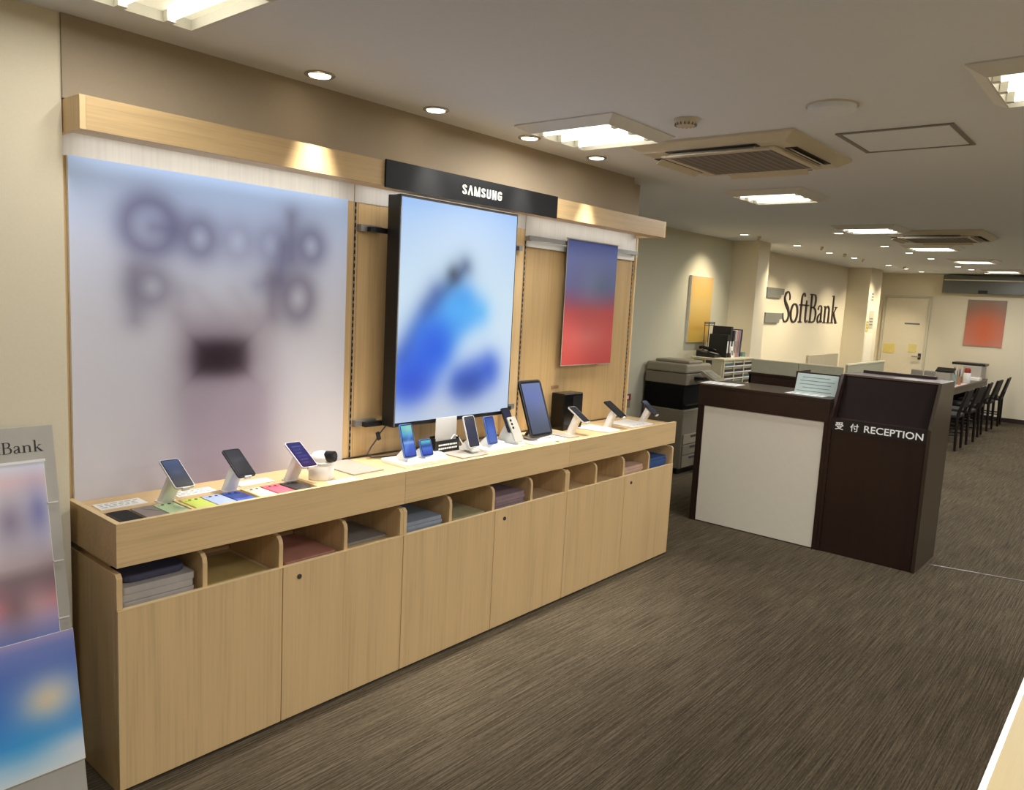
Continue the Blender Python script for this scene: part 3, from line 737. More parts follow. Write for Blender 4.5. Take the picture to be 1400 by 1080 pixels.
# white info cards
def card(label, pts, z, m=None, ink=True, th=.0025, name='info_card', cat='card', grp='white information cards on the trays', lift=0):
    P = [Vector((a, b, z)) for a, b in pts]; c = sum(P, Vector()) / len(P)
    t = thing(name, label, cat, c, grp)
    W().poly(P, (0, 0, th)).build('sheet', m or M['paper'], t)
    if ink:
        a, b, c2, d = P[:4]; s = W(); up = Vector((0, 0, th + .0002))
        for r in range(3):
            f0 = .2 + .25 * r
            l0 = a.lerp(d, f0); r0 = b.lerp(c2, f0); l1 = a.lerp(d, f0 + .08); r1 = b.lerp(c2, f0 + .08)
            x = .07
            while x < .85:
                e = x + random.uniform(.06, .18)
                s.poly([l0.lerp(r0, x) + up, l0.lerp(r0, min(e, .92)) + up, l1.lerp(r1, min(e, .92)) + up, l1.lerp(r1, x) + up], (0, 0, .0003)); x = e + .05
        s.build('print', M['paleink'], t)
    return t
card('white printed card behind the flat black phone', [(.048, .310), (.205, .310), (.205, .232), (.048, .232)], ZT + .0003)
card('white printed card between the first two white posts', [(.315, .305), (.468, .305), (.468, .232), (.315, .232)], ZT + .0003)
card('white printed card behind the pink phone', [(.565, .305), (.715, .305), (.715, .235), (.565, .235)], ZT + .0003)
card('narrow white card on the tray edge before the dome camera', [(.860, .100), (1.00, .100), (1.00, .058), (.860, .058)], ZT + .0003)
# dome camera
t = thing('dome_camera', 'white round home camera with a black swivel lens', 'camera', (.889, .17, ZT))
cx, cy = .889, .168
W().lathe((cx, cy, ZT), [(.049, .0002), (.052, .004), (.052, .056), (.049, .062), (.030, .064)], 36).build('base', M['white'], t, smooth=True)
W().lathe((cx, cy, ZT), [(.050, .064), (.051, .067), (.051, .072), (.046, .075)], 36).build('collar', M['metalwhite'], t, smooth=True)
W().lathe((cx, cy, ZT), [(.040, .0752), (.043, .085), (.042, .096), (.034, .108), (.018, .114), (.002, .115)], 30).build('head', M['white'], t, smooth=True)
hd = W().cyl((cx + .008, cy - .026, ZT + .096), (cx + .020, cy - .060, ZT + .100), .0235, .0225, n=26).build('lens_barrel', M['black'], t, smooth=True)
W().cyl((cx + .020, cy - .060, ZT + .100), (cx + .0207, cy - .062, ZT + .1002), .011, n=18).build('lens_glass', mat('lens_glass', (70, 70, 78), .1), hd)
# grey plates and white security bases
card('frosted grey plate right of the dome camera', [(1.02, .375), (1.185, .375), (1.185, .120), (1.02, .120)], ZT + .0004, M['greyplate'], False, .006, 'display_plate', 'plate', 'frosted grey display plates')
def base(label, pts, h=.018):
    c = (sum(p[0] for p in pts) / len(pts), sum(p[1] for p in pts) / len(pts), ZT)
    t = thing('display_block', label, 'display block', c, 'white display bases')
    W().poly([(a, b, ZT + .0003) for a, b in pts], (0, 0, h)).build('plinth', M['white'], t, bevel=.002)
    s = W()
    x0 = min(p[0] for p in pts) + .03; x1 = max(p[0] for p in pts) - .05; y0 = min(p[1] for p in pts) + .012
    for r in range(3):
        x = x0
        while x < x1:
            e = min(x + random.uniform(.02, .05), x1); s.box(x, e, y0 + r * .016, y0 + r * .016 + .004, ZT + .0003 + h, ZT + .0006 + h); x = e + .012
    s.build('print', M['paleink'], t)
base('white base carrying the two blue phones under the lit screen', [(1.285, .085), (1.56, .085), (1.62, .20), (1.62, .260), (1.285, .260)])
card('frosted grey plate between the two white bases of the middle tray', [(1.640, .245), (1.820, .245), (1.820, .075), (1.640, .075)], ZT + .0004, M['greyplate'], False, .006, 'display_plate', 'plate', 'frosted grey display plates')
base('white base under the navy and blue phones right of the leaflet holder', [(1.835, .085), (2.13, .085), (2.16, .17), (2.16, .252), (1.70, .252), (1.70, .248), (1.835, .248)])
base('white base in front of the black tablet', [(2.205, .085), (2.500, .085), (2.500, .205), (2.205, .205)], .010)
card('frosted grey plate left of the slim phone post', [(2.545, .340), (2.640, .340), (2.640, .100), (2.545, .100)], ZT + .0004, M['greyplate'], False, .006, 'display_plate', 'plate', 'frosted grey display plates')
base('white slab right of the slim leaning phone', [(2.90, .070), (3.045, .070), (3.045, .300), (2.86, .300)], .008)
base('white slab at the far end of the farthest tray', [(3.20, .080), (3.455, .080), (3.465, .290), (3.20, .290)], .008)
# standing phones
P2 = 'phones standing upright under the lit screen'
ZB = ZT + .0183
wave = Art([(0, (52, 76, 190)), (.05, (70, 112, 220)), (.062, (140, 180, 240)), (.075, (40, 84, 170)), (.10, (80, 170, 220)), (.14, (120, 210, 210))]).seg((.0, .02), (.05, .10), .004, (130, 190, 250), .006, .6).ell((.045, .125), .02, .015, (170, 235, 200), .008, .7)
wave2 = Art([(0, (44, 70, 190)), (.03, (70, 120, 220)), (.042, (30, 70, 150)), (.06, (90, 190, 220)), (.075, (110, 215, 170))])
navy = Art([(0, (22, 26, 48)), (.07, (28, 36, 74)), (.14, (24, 30, 60))]); blue = Art([(0, (44, 84, 176)), (.07, (52, 96, 196)), (.13, (40, 76, 160))]).ell((.03, .05), .015, .03, (80, 120, 210), .01, .5)
MBL = mat('blue_phone_frame', (70, 110, 190), .3); MSV = mat('silver_phone_back', (196, 194, 184), .3, metal=.3)
def easel_stand(label, x, yb, z0, zb, tilt, w=.04):
    """small white wedge that holds an upright phone: lip below, rest behind"""
    v = tiltv(tilt); n = UX.cross(v)
    t = thing('phone_stand', label, 'phone stand', (x, yb, z0), 'small white wedges behind the upright phones')
    tr_ = math.radians(tilt); zl = zb - .0088 * math.cos(tr_) - .0006; yt = yb + .045 / math.tan(tr_) + .0095 / math.sin(tr_)
    P = [(x - w / 2, yb - .006, z0), (x - w / 2, yb + .085, z0), (x - w / 2, yb + .088, z0 + .006), (x - w / 2, yt + .004, zb + .045), (x - w / 2, yt, zb + .045), (x - w / 2, yb + .0135, zl), (x - w / 2, yb - .006, zl)]
    W().poly(P, (w, 0, 0)).build('wedge', M['white'], t)
for c, ti, w, hh, bd, art, lp, z0, ls, lens in [
   ((1.350, .15, 1.011), 72.5, .076, .156, MBL, wave, 'tall upright phone with a bright blue wave screen', ZB, 'wedge behind the tall blue wave phone', False),
   ((1.467, .15, .966), 70, .074, .082, MBL, wave2, 'short folded phone with a blue green screen', ZB, 'wedge behind the short folded phone', False),
   ((1.772, .15, 1.012), 70.2, .079, .161, MW, navy, 'upright navy phone with a pale frame', ZB, 'wedge behind the navy phone', False),
   ((1.918, .15, 1.004), 71.5, .072, .146, MBL, blue, 'upright mid blue phone right of the navy one', ZB, 'wedge behind the mid blue phone', False),
   ((2.120, .205, 1.032), 62, .066, .138, MDK, navy, 'dark phone half hidden behind the silver phone', ZB, 'wedge behind the half hidden dark phone', False),
   ((2.090, .130, .996), 60, .069, .140, MSV, navy, 'silver phone turned to show its camera lenses', ZB, 'wedge behind the silver phone', True)]:
    phone(lp, c, ti, w, hh, bd, art, P2, lens=lens)
    v = tiltv(ti); q = Vector(c) - v * hh / 2
    easel_stand(ls, c[0], q.y, z0, q.z, ti)
t = thing('cable_loop', 'white charging cable arching beside the leaflet holder', 'cable', (1.79, .24, ZB))
W().tube([(1.715, .235, ZB + .003), (1.718, .236, ZB + .05), (1.738, .238, ZB + .068), (1.765, .236, ZB + .055), (1.792, .22, ZB + .01), (1.80, .20, ZB + .003)], .003).build('lead', M['white'], t, smooth=True)
# leaflet holder
t = thing('leaflet_holder', 'black leaflet holder with a pale blurred card in it', 'leaflet holder', (1.66, .255, ZT))
W().box(1.598, 1.765, .225, .230, ZT + .0003, ZT + .066).box(1.598, 1.765, .262, .267, ZT + .0003, ZT + .086).box(1.598, 1.603, .230, .262, ZT + .0003, ZT + .08).box(1.760, 1.765, .230, .262, ZT + .0003, ZT + .08).box(1.603, 1.760, .230, .262, ZT + .0003, ZT + .006).build('box', M['black'], t)
s = W()
for r in range(2):
    x = 1.620
    while x < 1.745:
        e = min(x + random.uniform(.008, .02), 1.748); s.box(x, e, .2242, .225, ZT + .022 + r * .018, ZT + .030 + r * .018); x = e + .003
s.build('print', M['text_white'], t)
lc = thing('leaflet', 'pale grey blurred leaflet standing in the black holder', 'leaflet', (1.675, .246, ZT + .0065))
W().box(1.608, 1.752, .2375, .2395, ZT + .0065, 1.080).build('sheet', M['paper'], lc)
picture('print', M['art'], lc, (1.608, .2370, ZT + .0065), (1, 0, 0), (0, 0, 1), .144, 1.080 - ZT - .0065, Art([(0, (214, 210, 204)), (.08, (190, 188, 184)), (.17, (226, 228, 230))]), 10, 12)
# tablet
tab = Art([(0, (72, 80, 96)), (.12, (84, 96, 128)), (.22, (104, 122, 178)), (.30, (120, 136, 176))]).ell((.09, .19), .06, .05, (110, 124, 196), .04, .6)
phone('large black tablet leaning back, slate blue screen', (2.337, .195, 1.080), 69, .196, .325, M['black'], tab, None, name='tablet', T=.012, scr='phone_screen')
v = tiltv(69); q = Vector((2.337, .195, 1.080)) - v * .1625
t = thing('tablet_stand', 'white angled stand holding the black tablet', 'tablet stand', (2.337, q.y + .05, ZT))
W().box(2.29, 2.385, q.y - .01, q.y + .14, ZT + .0105, ZT + .0165).poly([(2.31, q.y - .008, ZT + .0165), (2.31, q.y + .016, ZT + .0165), (2.31, q.y + .016, q.z - .0055), (2.31, q.y - .008, q.z - .0055)], (.055, 0, 0)).build('base', M['white'], t)
W().cyl((2.337, q.y + .12, ZT + .0165), (2.337, q.y + .060, ZT + .105), .009, n=12).build('prop', M['darkgrey'], t)
# speaker box
t = thing('speaker_box', 'tall black box with rounded edges against the oak panel', 'speaker', (2.80, .33, ZT))
W().box(2.712, 2.905, .275, .375, ZT + .0003, 1.125).build('cabinet', M['gloss'], t, bevel=.006)
W().box(2.800, 2.900, .2735, .275, ZT + .02, 1.110).build('front_grille', M['satinblack'], t)
W().box(2.722, 2.78, .405 - .0015, .405, 1.148, 1.168).build('label_plate', M['oak_dark'], t) if False else None
tag(W().box(2.742, 2.815, .4030, .4045, 1.140, 1.160).build('panel_label', mat('brown_label', (150, 108, 74), .6)), 'small brown label stuck on the oak panel above the black box', 'label')

# ------------------------------------------------------------------ things in the open cubbyholes
def cub(i, k): x = BW * i + BW * k / 4; return x + .022 if k == 0 else x + .011, x + BW / 4 - .011
ZF = .6125
def folder(i, k, label, c, n=3, y0=.03, y1=.32, th=.012, inset=.02, name='folder', cat='folder', grp='folders and papers in the open cubbyholes', wob=.006):
    a, b = cub(i, k); t = thing(name, label, cat, ((a + b) / 2, .18, ZF), grp)
    mm = mat(label[:24].replace(' ', '_'), c, .7, var=.10, scale=14)
    for q in range(n):
        dx = random.uniform(-wob, wob); w = (b - a) / 2 - inset; cxx = (a + b) / 2 + dx; yy = random.uniform(0, .012)
        P = [(cxx + px, (y0 + y1) / 2 + yy + py, ZF + .0003 + q * (th + .0004)) for px, py in rrect(2 * w, y1 - y0, .012)]
        W().poly(P, (0, 0, th)).build('sheet_stack' if n > 1 else 'sheets', mm, t, bevel=.002)
folder(0, 0, 'stack of pale bags with a dark blue top in the first cubbyhole', (172, 166, 160), 3, th=.024, name='bag_stack', cat='bag', inset=.012)
t = thing('carry_bag', 'dark navy folded bag on the pale stack in the first cubbyhole', 'bag', (.15, .2, .70), 'folders and papers in the open cubbyholes')
W().poly([(.045 + p[0] + .11, .19 + p[1], ZF + .0745) for p in rrect(.22, .25, .04)], (0, 0, .024)).build('cloth', mat('navy_cloth', (66, 64, 84), .9, bmp=.2), t, bevel=.008)
folder(0, 1, 'flat sheet of pale yellow card in the second cubbyhole', (176, 152, 92), 1, y0=.05, y1=.32, th=.006)
folder(0, 2, 'rosy red folder in the third cubbyhole', (178, 124, 106), 2, th=.008)
folder(0, 3, 'grey blue folder lying far back in the fourth cubbyhole', (136, 128, 120), 1, y0=.07, y1=.325, th=.012)
folder(1, 0, 'blue grey wrapped pack in the first cubbyhole under the screen', (136, 146, 160), 3, th=.018)
folder(1, 1, 'grey green folder in the second cubbyhole under the screen', (166, 158, 122), 1, th=.016)
folder(1, 2, 'violet pack of folders in the third cubbyhole under the screen', (136, 116, 122), 4, th=.018)
folder(1, 3, 'beige sheets in the last cubbyhole under the screen', (190, 160, 122), 1, th=.008)
folder(2, 2, 'stack of pinkish boxes in the cubbyhole beside the blue folders', (202, 170, 148), 3, th=.018)
folder(2, 3, 'stack of bright blue folders in the endmost cubbyhole', (50, 82, 138), 4, th=.018)

# ================================================================== EASEL SIGN, LEFT EDGE
t = thing('easel_sign', 'leaning grey sign board with black lettering and a blurred poster', 'sign', (-.45, .06, 0))
y0, y1, z1 = .005, .245, 1.207
vz = Vector((0, y1 - y0, z1)).normalized(); nn = UX.cross(vz)
def ez(x, s): return Vector((x, y0, 0)) + vz * s
HL = math.hypot(y1 - y0, z1)
W().obox(ez(-.465, HL / 2) - nn * .006 , .75, .012, HL, (UX, nn, vz)).build('board', M['silver'], t, bevel=.002)
D_ = Art([(0, (200, 202, 200)), (.06, (168, 190, 206)), (.14, (70, 130, 190)), (.24, (70, 110, 178)), (.40, (92, 112, 170)), (.47, (160, 140, 176)), (.52, (214, 130, 138)), (.56, (170, 120, 130)), (.60, (140, 118, 122)), (.64, (190, 172, 172)), (.72, (204, 196, 200)), (.84, (222, 214, 214)), (.90, (226, 198, 198)), (.945, (214, 214, 224)), (1.06, (222, 220, 222))])
D2_ = Art([(0, (206, 208, 204)), (.05, (176, 196, 208)), (.11, (66, 136, 196)), (.22, (58, 108, 184)), (.32, (84, 108, 174)), (.38, (110, 122, 178)), (.41, (150, 140, 180))])
D2_.ell((.66, .22), .07, .055, (210, 204, 188), .025, .95).ell((.645, .215), .022, .022, (224, 188, 130), .02, .7).ell((.70, .05), .08, .03, (216, 208, 204), .02, .8).ell((.58, .09), .07, .045, (40, 140, 196), .03, .6)
D_.ell((.665, .28), .06, .055, (206, 196, 176), .025, .9).ell((.66, .28), .02, .02, (220, 180, 120), .02, .6).ell((.55, .10), .07, .05, (40, 150, 190), .03, .5)
D_.ell((.645, .80), .022, .05, (78, 84, 150), .018, .85).ell((.565, .78), .03, .05, (104, 92, 120), .02, .8).ell((.60, .52), .05, .04, (206, 200, 198), .02, .6).ell((.665, .58), .05, .05, (110, 90, 92), .03, .6).ell((.56, .52), .03, .05, (60, 56, 62), .02, .6)
picture('poster', M['art_glow'], t, ez(-.80, .165) + nn * .0075, UX, vz, .672, .955, D_, 90, 110)
pb = W().obox(ez(-.464, .165 + .4775) + nn * .0035, .676, .006, .959, (UX, nn, vz)).build('poster_board', M['matwhite'], t)
ls = W().obox(ez(-.463, .372) + nn * .0115, .742, .003, .415, (UX, nn, vz)).build('lower_poster_sheet', M['matwhite'], t)
picture('lower_print', M['art_glow'], ls, ez(-.832, .167) + nn * .0133, UX, vz, .7395, .411, D2_, 90, 50)
W().obox(ez(-.464, .165 + .956) + nn * .009, .68, .006, .008, (UX, nn, vz)).build('poster_rail', M['white'], t)
for s in (.62, .80, .985): W().obox(ez(-.114, s) + nn * .011, .03, .006, .004, (UX, nn, vz)).build('clip', M['metalwhite'], t)
lettering('lettering', 'SoftBank', SERIF, M['text_black'], t, ez(-.3265, 1.150) + nn * .0001, UX, vz, nn, .2045, .036, .001, as_letters=True)
W().tube([(-.75, .29, .6), (-.75, .31, .01)], .008).tube([(-.17, .29, .6), (-.17, .31, .01)], .008).build('prop', M['steel'], t)
W().box(-.83, -.095, -.10, -.03, .0003, .012).build('foot', M['silver'], t) if False else None

# ================================================================== RECEPTION
RX = 4.537
t = thing('reception_counter', 'low dark brown reception counter with a white front panel', 'counter', (4.8, -.2, 0))
W().box(RX, 5.05, .275, .305, 0, 1.070).build('side_panel', M['wenge'], t, bevel=.001)
W().box(RX, 5.05, -.695, -.665, 0, 1.070).build('side_panel', M['wenge'], t, bevel=.001)
W().box(RX + .006, RX + .022, -.664, .2535, .008, .925).build('front_panel', mat('white_front_laminate', (238, 234, 220), .45, var=.015), t)
W().box(RX + .002, RX + .030, .254, .274, 0, .925).build('stile', M['wenge'], t)
W().box(RX - .006, RX + .022, -.694, .306, .928, 1.070).build('apron', M['wenge_x'], t, bevel=.001)
W().box(RX - .008, 5.06, -.695, .308, 1.0705, 1.092).build('top', M['wenge_x'], t, bevel=.0015)
W().box(RX + .045, RX + .06, -.66, .27, .02, 1.06).build('back_panel', M['wenge_x'], t)
W().box(4.79, 4.815, -.694, -.345, 1.0925, 1.247).build('upstand', M['wenge_x'], t, bevel=.001)
W().box(4.815, 5.05, -.362, -.345, 1.0925, 1.247).build('upstand_side', M['wenge'], t)
t = thing('reception_stand', 'tall dark brown reception stand with a lettered black strip', 'counter', (4.82, -1.02, 0))
def slant(y, w, m):
    return W().poly([(RX, y, 0), (5.10, y, 0), (5.10, y, 1.265), (4.705, y, 1.265), (RX, y, .968)], (0, w, 0)).build('side_panel', m, t, bevel=.001)
slant(-1.345, .022, M['wenge_lit']); slant(-.718, .022, M['wenge'])
W().box(RX + .012, RX + .030, -1.322, -.719, .0, .962).build('front_panel', M['wenge'], t)
W().poly([(4.625, -1.3225, .962), (4.645, -1.3225, .962), (4.775, -1.3225, 1.262), (4.755, -1.3225, 1.262)], (0, .604, 0)).build('sloped_panel', wood('wenge_gloss', (30, 20, 18), 'z', rough=.42, fine=60, spec=.12), t)
W().box(RX + .031, 4.64, -1.3225, -.7185, .945, .962).build('ledge', M['wenge_x'], t)
W().box(4.745, 4.757, -1.3222, -.7188, 1.254, 1.266).build('front_lip', M['wenge_edge'], t)
W().box(4.776, 5.10, -1.3222, -.7188, 1.245, 1.264).build('top', M['wenge_x'], t)
W().box(5.06, 5.098, -1.235, -.745, 1.2645, 1.284).build('rear_ledge', M['wenge_x'], t)
sg_ = W().box(RX + .004, RX + .0118, -1.322, -.719, .876, .962).build('sign_strip', mat('charcoal_sign_strip', (34, 32, 32), .3), t)
font_text('lettering', 'RECEPTION', M['text_white'], sg_, (RX + .0038, -.934, .892), (0, -1, 0), (0, 0, 1), (-1, 0, 0), .368, .048, .001, bold=.012)
font_text('lettering', '\u53d7', M['text_white'], sg_, (RX + .0038, -.742, .888), (0, -1, 0), (0, 0, 1), (-1, 0, 0), .056, .054, .001, bold=.015)
font_text('lettering', '\u4ed8', M['text_white'], sg_, (RX + .0038, -.842, .888), (0, -1, 0), (0, 0, 1), (-1, 0, 0), .056, .054, .001, bold=.015)
# papers on the counter
def rot_sheet(name, label, cat, c, w, h, ang, z, m, lines=4, grp=None):
    t = thing(name, label, cat, (c[0], c[1], z), grp); ca, sa = math.cos(ang), math.sin(ang)
    def pt(a, b, dz=0): return (c[0] + a * ca - b * sa, c[1] + a * sa + b * ca, z + dz)
    W().poly([pt(-w / 2, -h / 2), pt(w / 2, -h / 2), pt(w / 2, h / 2), pt(-w / 2, h / 2)], (0, 0, .0015)).build('sheet', m, t)
    s = W()
    for r in range(lines):
        b = -h / 2 + h * (r + .7) / (lines + .5)
        s.poly([pt(-w * .38, b, .0017), pt(w * random.uniform(.1, .38), b, .0017), pt(w * .1, b + .008, .0017), pt(-w * .38, b + .008, .0017)], (0, 0, .0003))
    s.build('print', M['inkgrey'], t)
rot_sheet('paper_sheet', 'white printed sheet at the left end of the low counter', 'paper', (4.72, .20), .21, .29, .05, 1.0925, M['paper'])
rot_sheet('paper_sheet', 'white printed sheet flat before the angled notice', 'paper', (4.68, -.48), .15, .28, -.06, 1.0925, M['paper'])
t = thing('notice_holder', 'pale blue notice leaning in a clear holder on the low counter', 'notice', (4.76, -.52, 1.0925))
v = Vector((.30, 0, .954)).normalized(); u = Vector((0, -1, 0)); n = u.cross(v)
o = Vector((4.735, -.365, 1.0945))
W().obox(o + u * .148 + v * .075 + n * -.002, .30, .15, .003, (u, v, n)).build('sheet', mat('pale_blue_paper', (176, 192, 188), .6), t)
s = W()
for r in range(5):
    z = .018 + r * .026
    s.obox(o + u * (.14 + .01 * (r % 2)) + v * z + n * .0001, (.25, .20, .23)[r % 3], .0045, .0006, (u, v, n))
s.build('print', mat('teal_ink', (110, 130, 132), .6), t)
W().box(4.725, 4.76, -.665, -.365, 1.0925, 1.0942).build('holder_foot', M['white'], t)

# ================================================================== COPIER & CABINET
t = thing('copier', 'grey floor standing copier with a black middle and tilted panel', 'copier', (6.2, 1.36, 0))
X0, X1, Y0, Y1 = 5.90, 6.44, 1.13, 1.595
W().box(X0 + .03, X1 - .03, Y0 + .04, Y1 - .03, 0, .06).build('base', M['black'], t)
W().box(X0, X1, Y0, Y1, .06, .66).build('lower_body', M['copier'], t, bevel=.012)
for z0, z1_ in ((.07, .19), (.20, .30), (.31, .41)):
    dw = W().box(X0 + .02, X1 - .02, Y0 - .012, Y0 - .0005, z0, z1_).build('drawer', M['copierlight'] if z0 > .2 else M['copier'], t, bevel=.004)
    W().box(X0 + .17, X1 - .17, Y0 - .016, Y0 - .0122, z1_ - .035, z1_ - .015).build('drawer_handle', M['darkgrey'], dw)
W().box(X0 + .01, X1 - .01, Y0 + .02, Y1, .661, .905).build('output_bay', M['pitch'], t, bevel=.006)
W().box(X0 + .03, X1 - .10, Y0 - .01, Y0 + .06, .70, .72).build('output_tray', M['black'], t)
W().box(X0, X1, Y0 - .005, Y1, .906, 1.02).build('scanner_body', M['copier'], t, bevel=.01)
W().box(X0 + .004, X1 - .004, Y0, Y1, 1.024, 1.115).build('feeder_lid', M['copierlight'], t, bevel=.02)
W().box(X0 + .10, X0 + .40, Y0 + .03, Y1 - .05, 1.1155, 1.145).build('feeder_tray', M['copierlight'], t, bevel=.012)
W().obox((6.12, .95, 1.005), .22, .20, .03, ((1, 0, 0), (0, .88, .47), (0, -.47, .88))).build('control_panel', M['copierlight'], t, bevel=.004)
W().obox((6.10, .943, 1.021), .12, .12, .002, ((1, 0, 0), (0, .88, .47), (0, -.47, .88))).build('panel_screen', mat('panel_display', (118, 126, 120), .2), t)
W().box(6.06, 6.18, 1.02, 1.125, .96, .99).build('panel_arm', M['black'], t)
W().box(X0 - .001, X0 + .001, 1.42, 1.50, .585, .61).build('badge', M['darkgrey'], t)
# paper packs beside the copier drawer (white tangle near the floor)
t = thing('paper_bundle', 'crumpled white paper bundle near the floor by the copier', 'paper', (6.1, 1.08, .0))
rr = []
for k in range(4):
    rr.append([(6.18 + (.10 - .02 * k) * (1 + .25 * math.sin(3 * a + k)) * math.cos(a), 1.03 + (.07 - .012 * k) * (1 + .2 * math.cos(2 * a + k)) * math.sin(a), .001 + .06 * k) for a in [2 * math.pi * i / 14 for i in range(14)]])
W().rings([[(p[0] + .06, p[1] + .02, p[2]) for p in q] for q in rr]).build('sheets', M['paper'], t)
# document cabinet
t = thing('document_cabinet', 'cream document cabinet with rows of shallow open shelves', 'cabinet', (7.1, 1.35, 0))
X0, X1, Y0, Y1, H = 6.70, 7.49, 1.12, 1.50, 1.150
cm = mat('cream_cabinet_metal', (214, 206, 176), .45, var=.02)
W().box(X0, X1, Y0 + .02, Y1, 0, H - .02).build('carcass', cm, t)
W().box(X0 - .004, X1 + .004, Y0 - .004, Y1, H - .0195, H).build('top', cm, t, bevel=.003)
fr = W()
for k in range(4): xx = X0 + .01 + (X1 - X0 - .035) * k / 3; fr.box(xx, xx + .016, Y0 - .003, Y0 + .0195, 0, H - .02)
fr.build('front_frame', cm, t)
tm = [M['white'], mat('teal_tray', (70, 96, 96), .5), M['greyplate']]
for c in range(3):
    xa = X0 + .030 + (X1 - X0 - .035) * c / 3; xb = xa + (X1 - X0) / 3 - .034
    for r in range(14):
        z = H - .055 - r * .066
        if z < .1: break
        dw = W().box(xa, xb, Y0 - .001, Y0 + .0195, z - .026, z + .004).build('tray_slot', M['acdark'] if (r + c) % 4 else tm[1], t)
        W().box(xa - .002, xb + .002, Y0 - .008, Y0 - .0012, z - .034, z - .022).build('tray_lip', M['white'], dw)
W().box(X0 - .002, X0 - .0002, 1.34, 1.47, 1.075, 1.125).build('sticker', mat('olive_sticker', (150, 150, 60), .6), t)
W().box(X0 - .002, X0 - .0002, 1.255, 1.325, 1.075, 1.125).build('sticker', M['darkgrey'], t)
# on top of the cabinet
t = thing('desk_phone', 'black desk telephone with handset at the left end of the cabinet top', 'telephone', (6.86, 1.38, H))
W().poly([(6.76, 1.26, H + .0004), (6.76, 1.48, H + .0004), (6.76, 1.48, H + .07), (6.76, 1.26, H + .025)], (.17, 0, 0)).build('base', M['black'], t, bevel=.004)
W().tube([(6.80, 1.27, H + .07), (6.795, 1.30, H + .082), (6.795, 1.42, H + .105), (6.80, 1.46, H + .098)], .018, 10).build('handset', M['gloss'], t, smooth=True)
W().poly([(6.84, 1.28, H + .034), (6.84, 1.37, H + .053), (6.84, 1.37, H + .055), (6.84, 1.28, H + .036)], (.08, 0, 0)).build('keypad', M['midgrey'], t)
bind = [(6.955, .05, .25, (24, 24, 26), 0, 'black binder leaning behind the telephone'), (7.02, .055, .34, (30, 28, 30), 1, 'tallest black binder with a wire top on the cabinet'),
        (7.09, .05, .30, (20, 20, 22), 0, 'black binder in the middle of the cabinet top'), (7.155, .045, .30, (196, 190, 184), 0, 'white binder with a pink spine between black ones'),
        (7.21, .030, .29, (206, 140, 128), 0, 'thin pink folder between the binders'), (7.255, .040, .30, (150, 138, 156), 0, 'lilac folder near the end of the binder row'), (7.305, .03, .31, (28, 26, 28), 0, 'last black binder at the right end of the row')]
for x, w, hh, c, wire, l in bind:
    lean = .02
    t = thing('binder', l, 'binder', (x, 1.34, H), 'binders standing on the cream cabinet')
    W().poly([(x, 1.22, H + .0004), (x + w - .004, 1.22, H + .0004), (x + w - .004 + lean, 1.22, H + hh), (x + lean, 1.22, H + hh)], (0, .22, 0)).build('cover', mat('binder_cover', c, .45), t, bevel=.003)
    W().poly([(x + .008, 1.2185, H + .05), (x + w - .012, 1.2185, H + .05), (x + w - .008, 1.2185, H + .18), (x + .012, 1.2185, H + .18)], (0, .0012, 0)).build('spine_label', M['matwhite'] if wire or w > .045 else M['midgrey'], t)
t = thing('wire_rack', 'thin dark wire sorter rack above the binders', 'rack', (7.0, 1.46, H))
s = W()
for x in (6.90, 7.00, 7.13): s.tube([(x, 1.47, H + .001), (x, 1.47, H + .375)], .004, 6)
for z in (.34, .36, .375): s.tube([(6.89, 1.47, H + z), (7.14, 1.47, H + z)], .005, 6)
s.build('wires', M['black'], t)
t = thing('photo_card', 'small white card with a picture standing before the binders', 'card', (7.0, 1.19, H))
W().poly([(6.985, 1.17, H + .0004), (7.05, 1.17, H + .0004), (7.05, 1.19, H + .125), (6.985, 1.19, H + .125)], (0, .003, 0)).build('card', M['paper'], t)
W().poly([(7.003, 1.1735, H + .03), (7.032, 1.1735, H + .03), (7.032, 1.181, H + .08), (7.003, 1.181, H + .08)], (0, .001, 0)).build('picture', mat('brown_photo', (130, 90, 70), .6), t)
t = thing('spray_bottle', 'small white spray bottle at the right end of the cabinet top', 'bottle', (7.40, 1.30, H))
W().lathe((7.40, 1.30, H), [(.030, .0004), (.033, .01), (.033, .085), (.014, .12), (.012, .14)], 18).build('bottle', M['white'], t, smooth=True)
W().box(7.375, 7.425, 1.288, 1.312, H + .14, H + .172).build('trigger_head', mat('teal_cap', (96, 130, 128), .5), t, bevel=.004)
t = thing('tape_roll', 'small teal roll at the edge of the cabinet top', 'tape', (7.455, 1.25, H))
W().lathe((7.455, 1.25, H), [(.032, .0004), (.032, .05), (.018, .05), (.018, .0004)], 20).build('roll', mat('teal_roll', (110, 140, 132), .5), t)

# yellow wall panel
t = thing('wall_canvas', 'tall plain yellow panel lit from above on the far wall', 'picture', (7.0, 1.61, 1.29))
W().box(6.755, 7.275, 1.596, 1.6295, 1.290, 2.030).build('canvas', M['matwhite'], t, bevel=.002)
E_ = Art([(0, (196, 166, 76)), (.16, (200, 160, 70)), (.30, (208, 172, 88)), (.42, (214, 182, 108)), (.55, (212, 176, 96)), (.68, (208, 168, 104)), (.74, (200, 164, 116))])
picture('print', M['art'], t, (6.757, 1.5955, 1.292), (1, 0, 0), (0, 0, 1), .516, .736, E_, 14, 24)
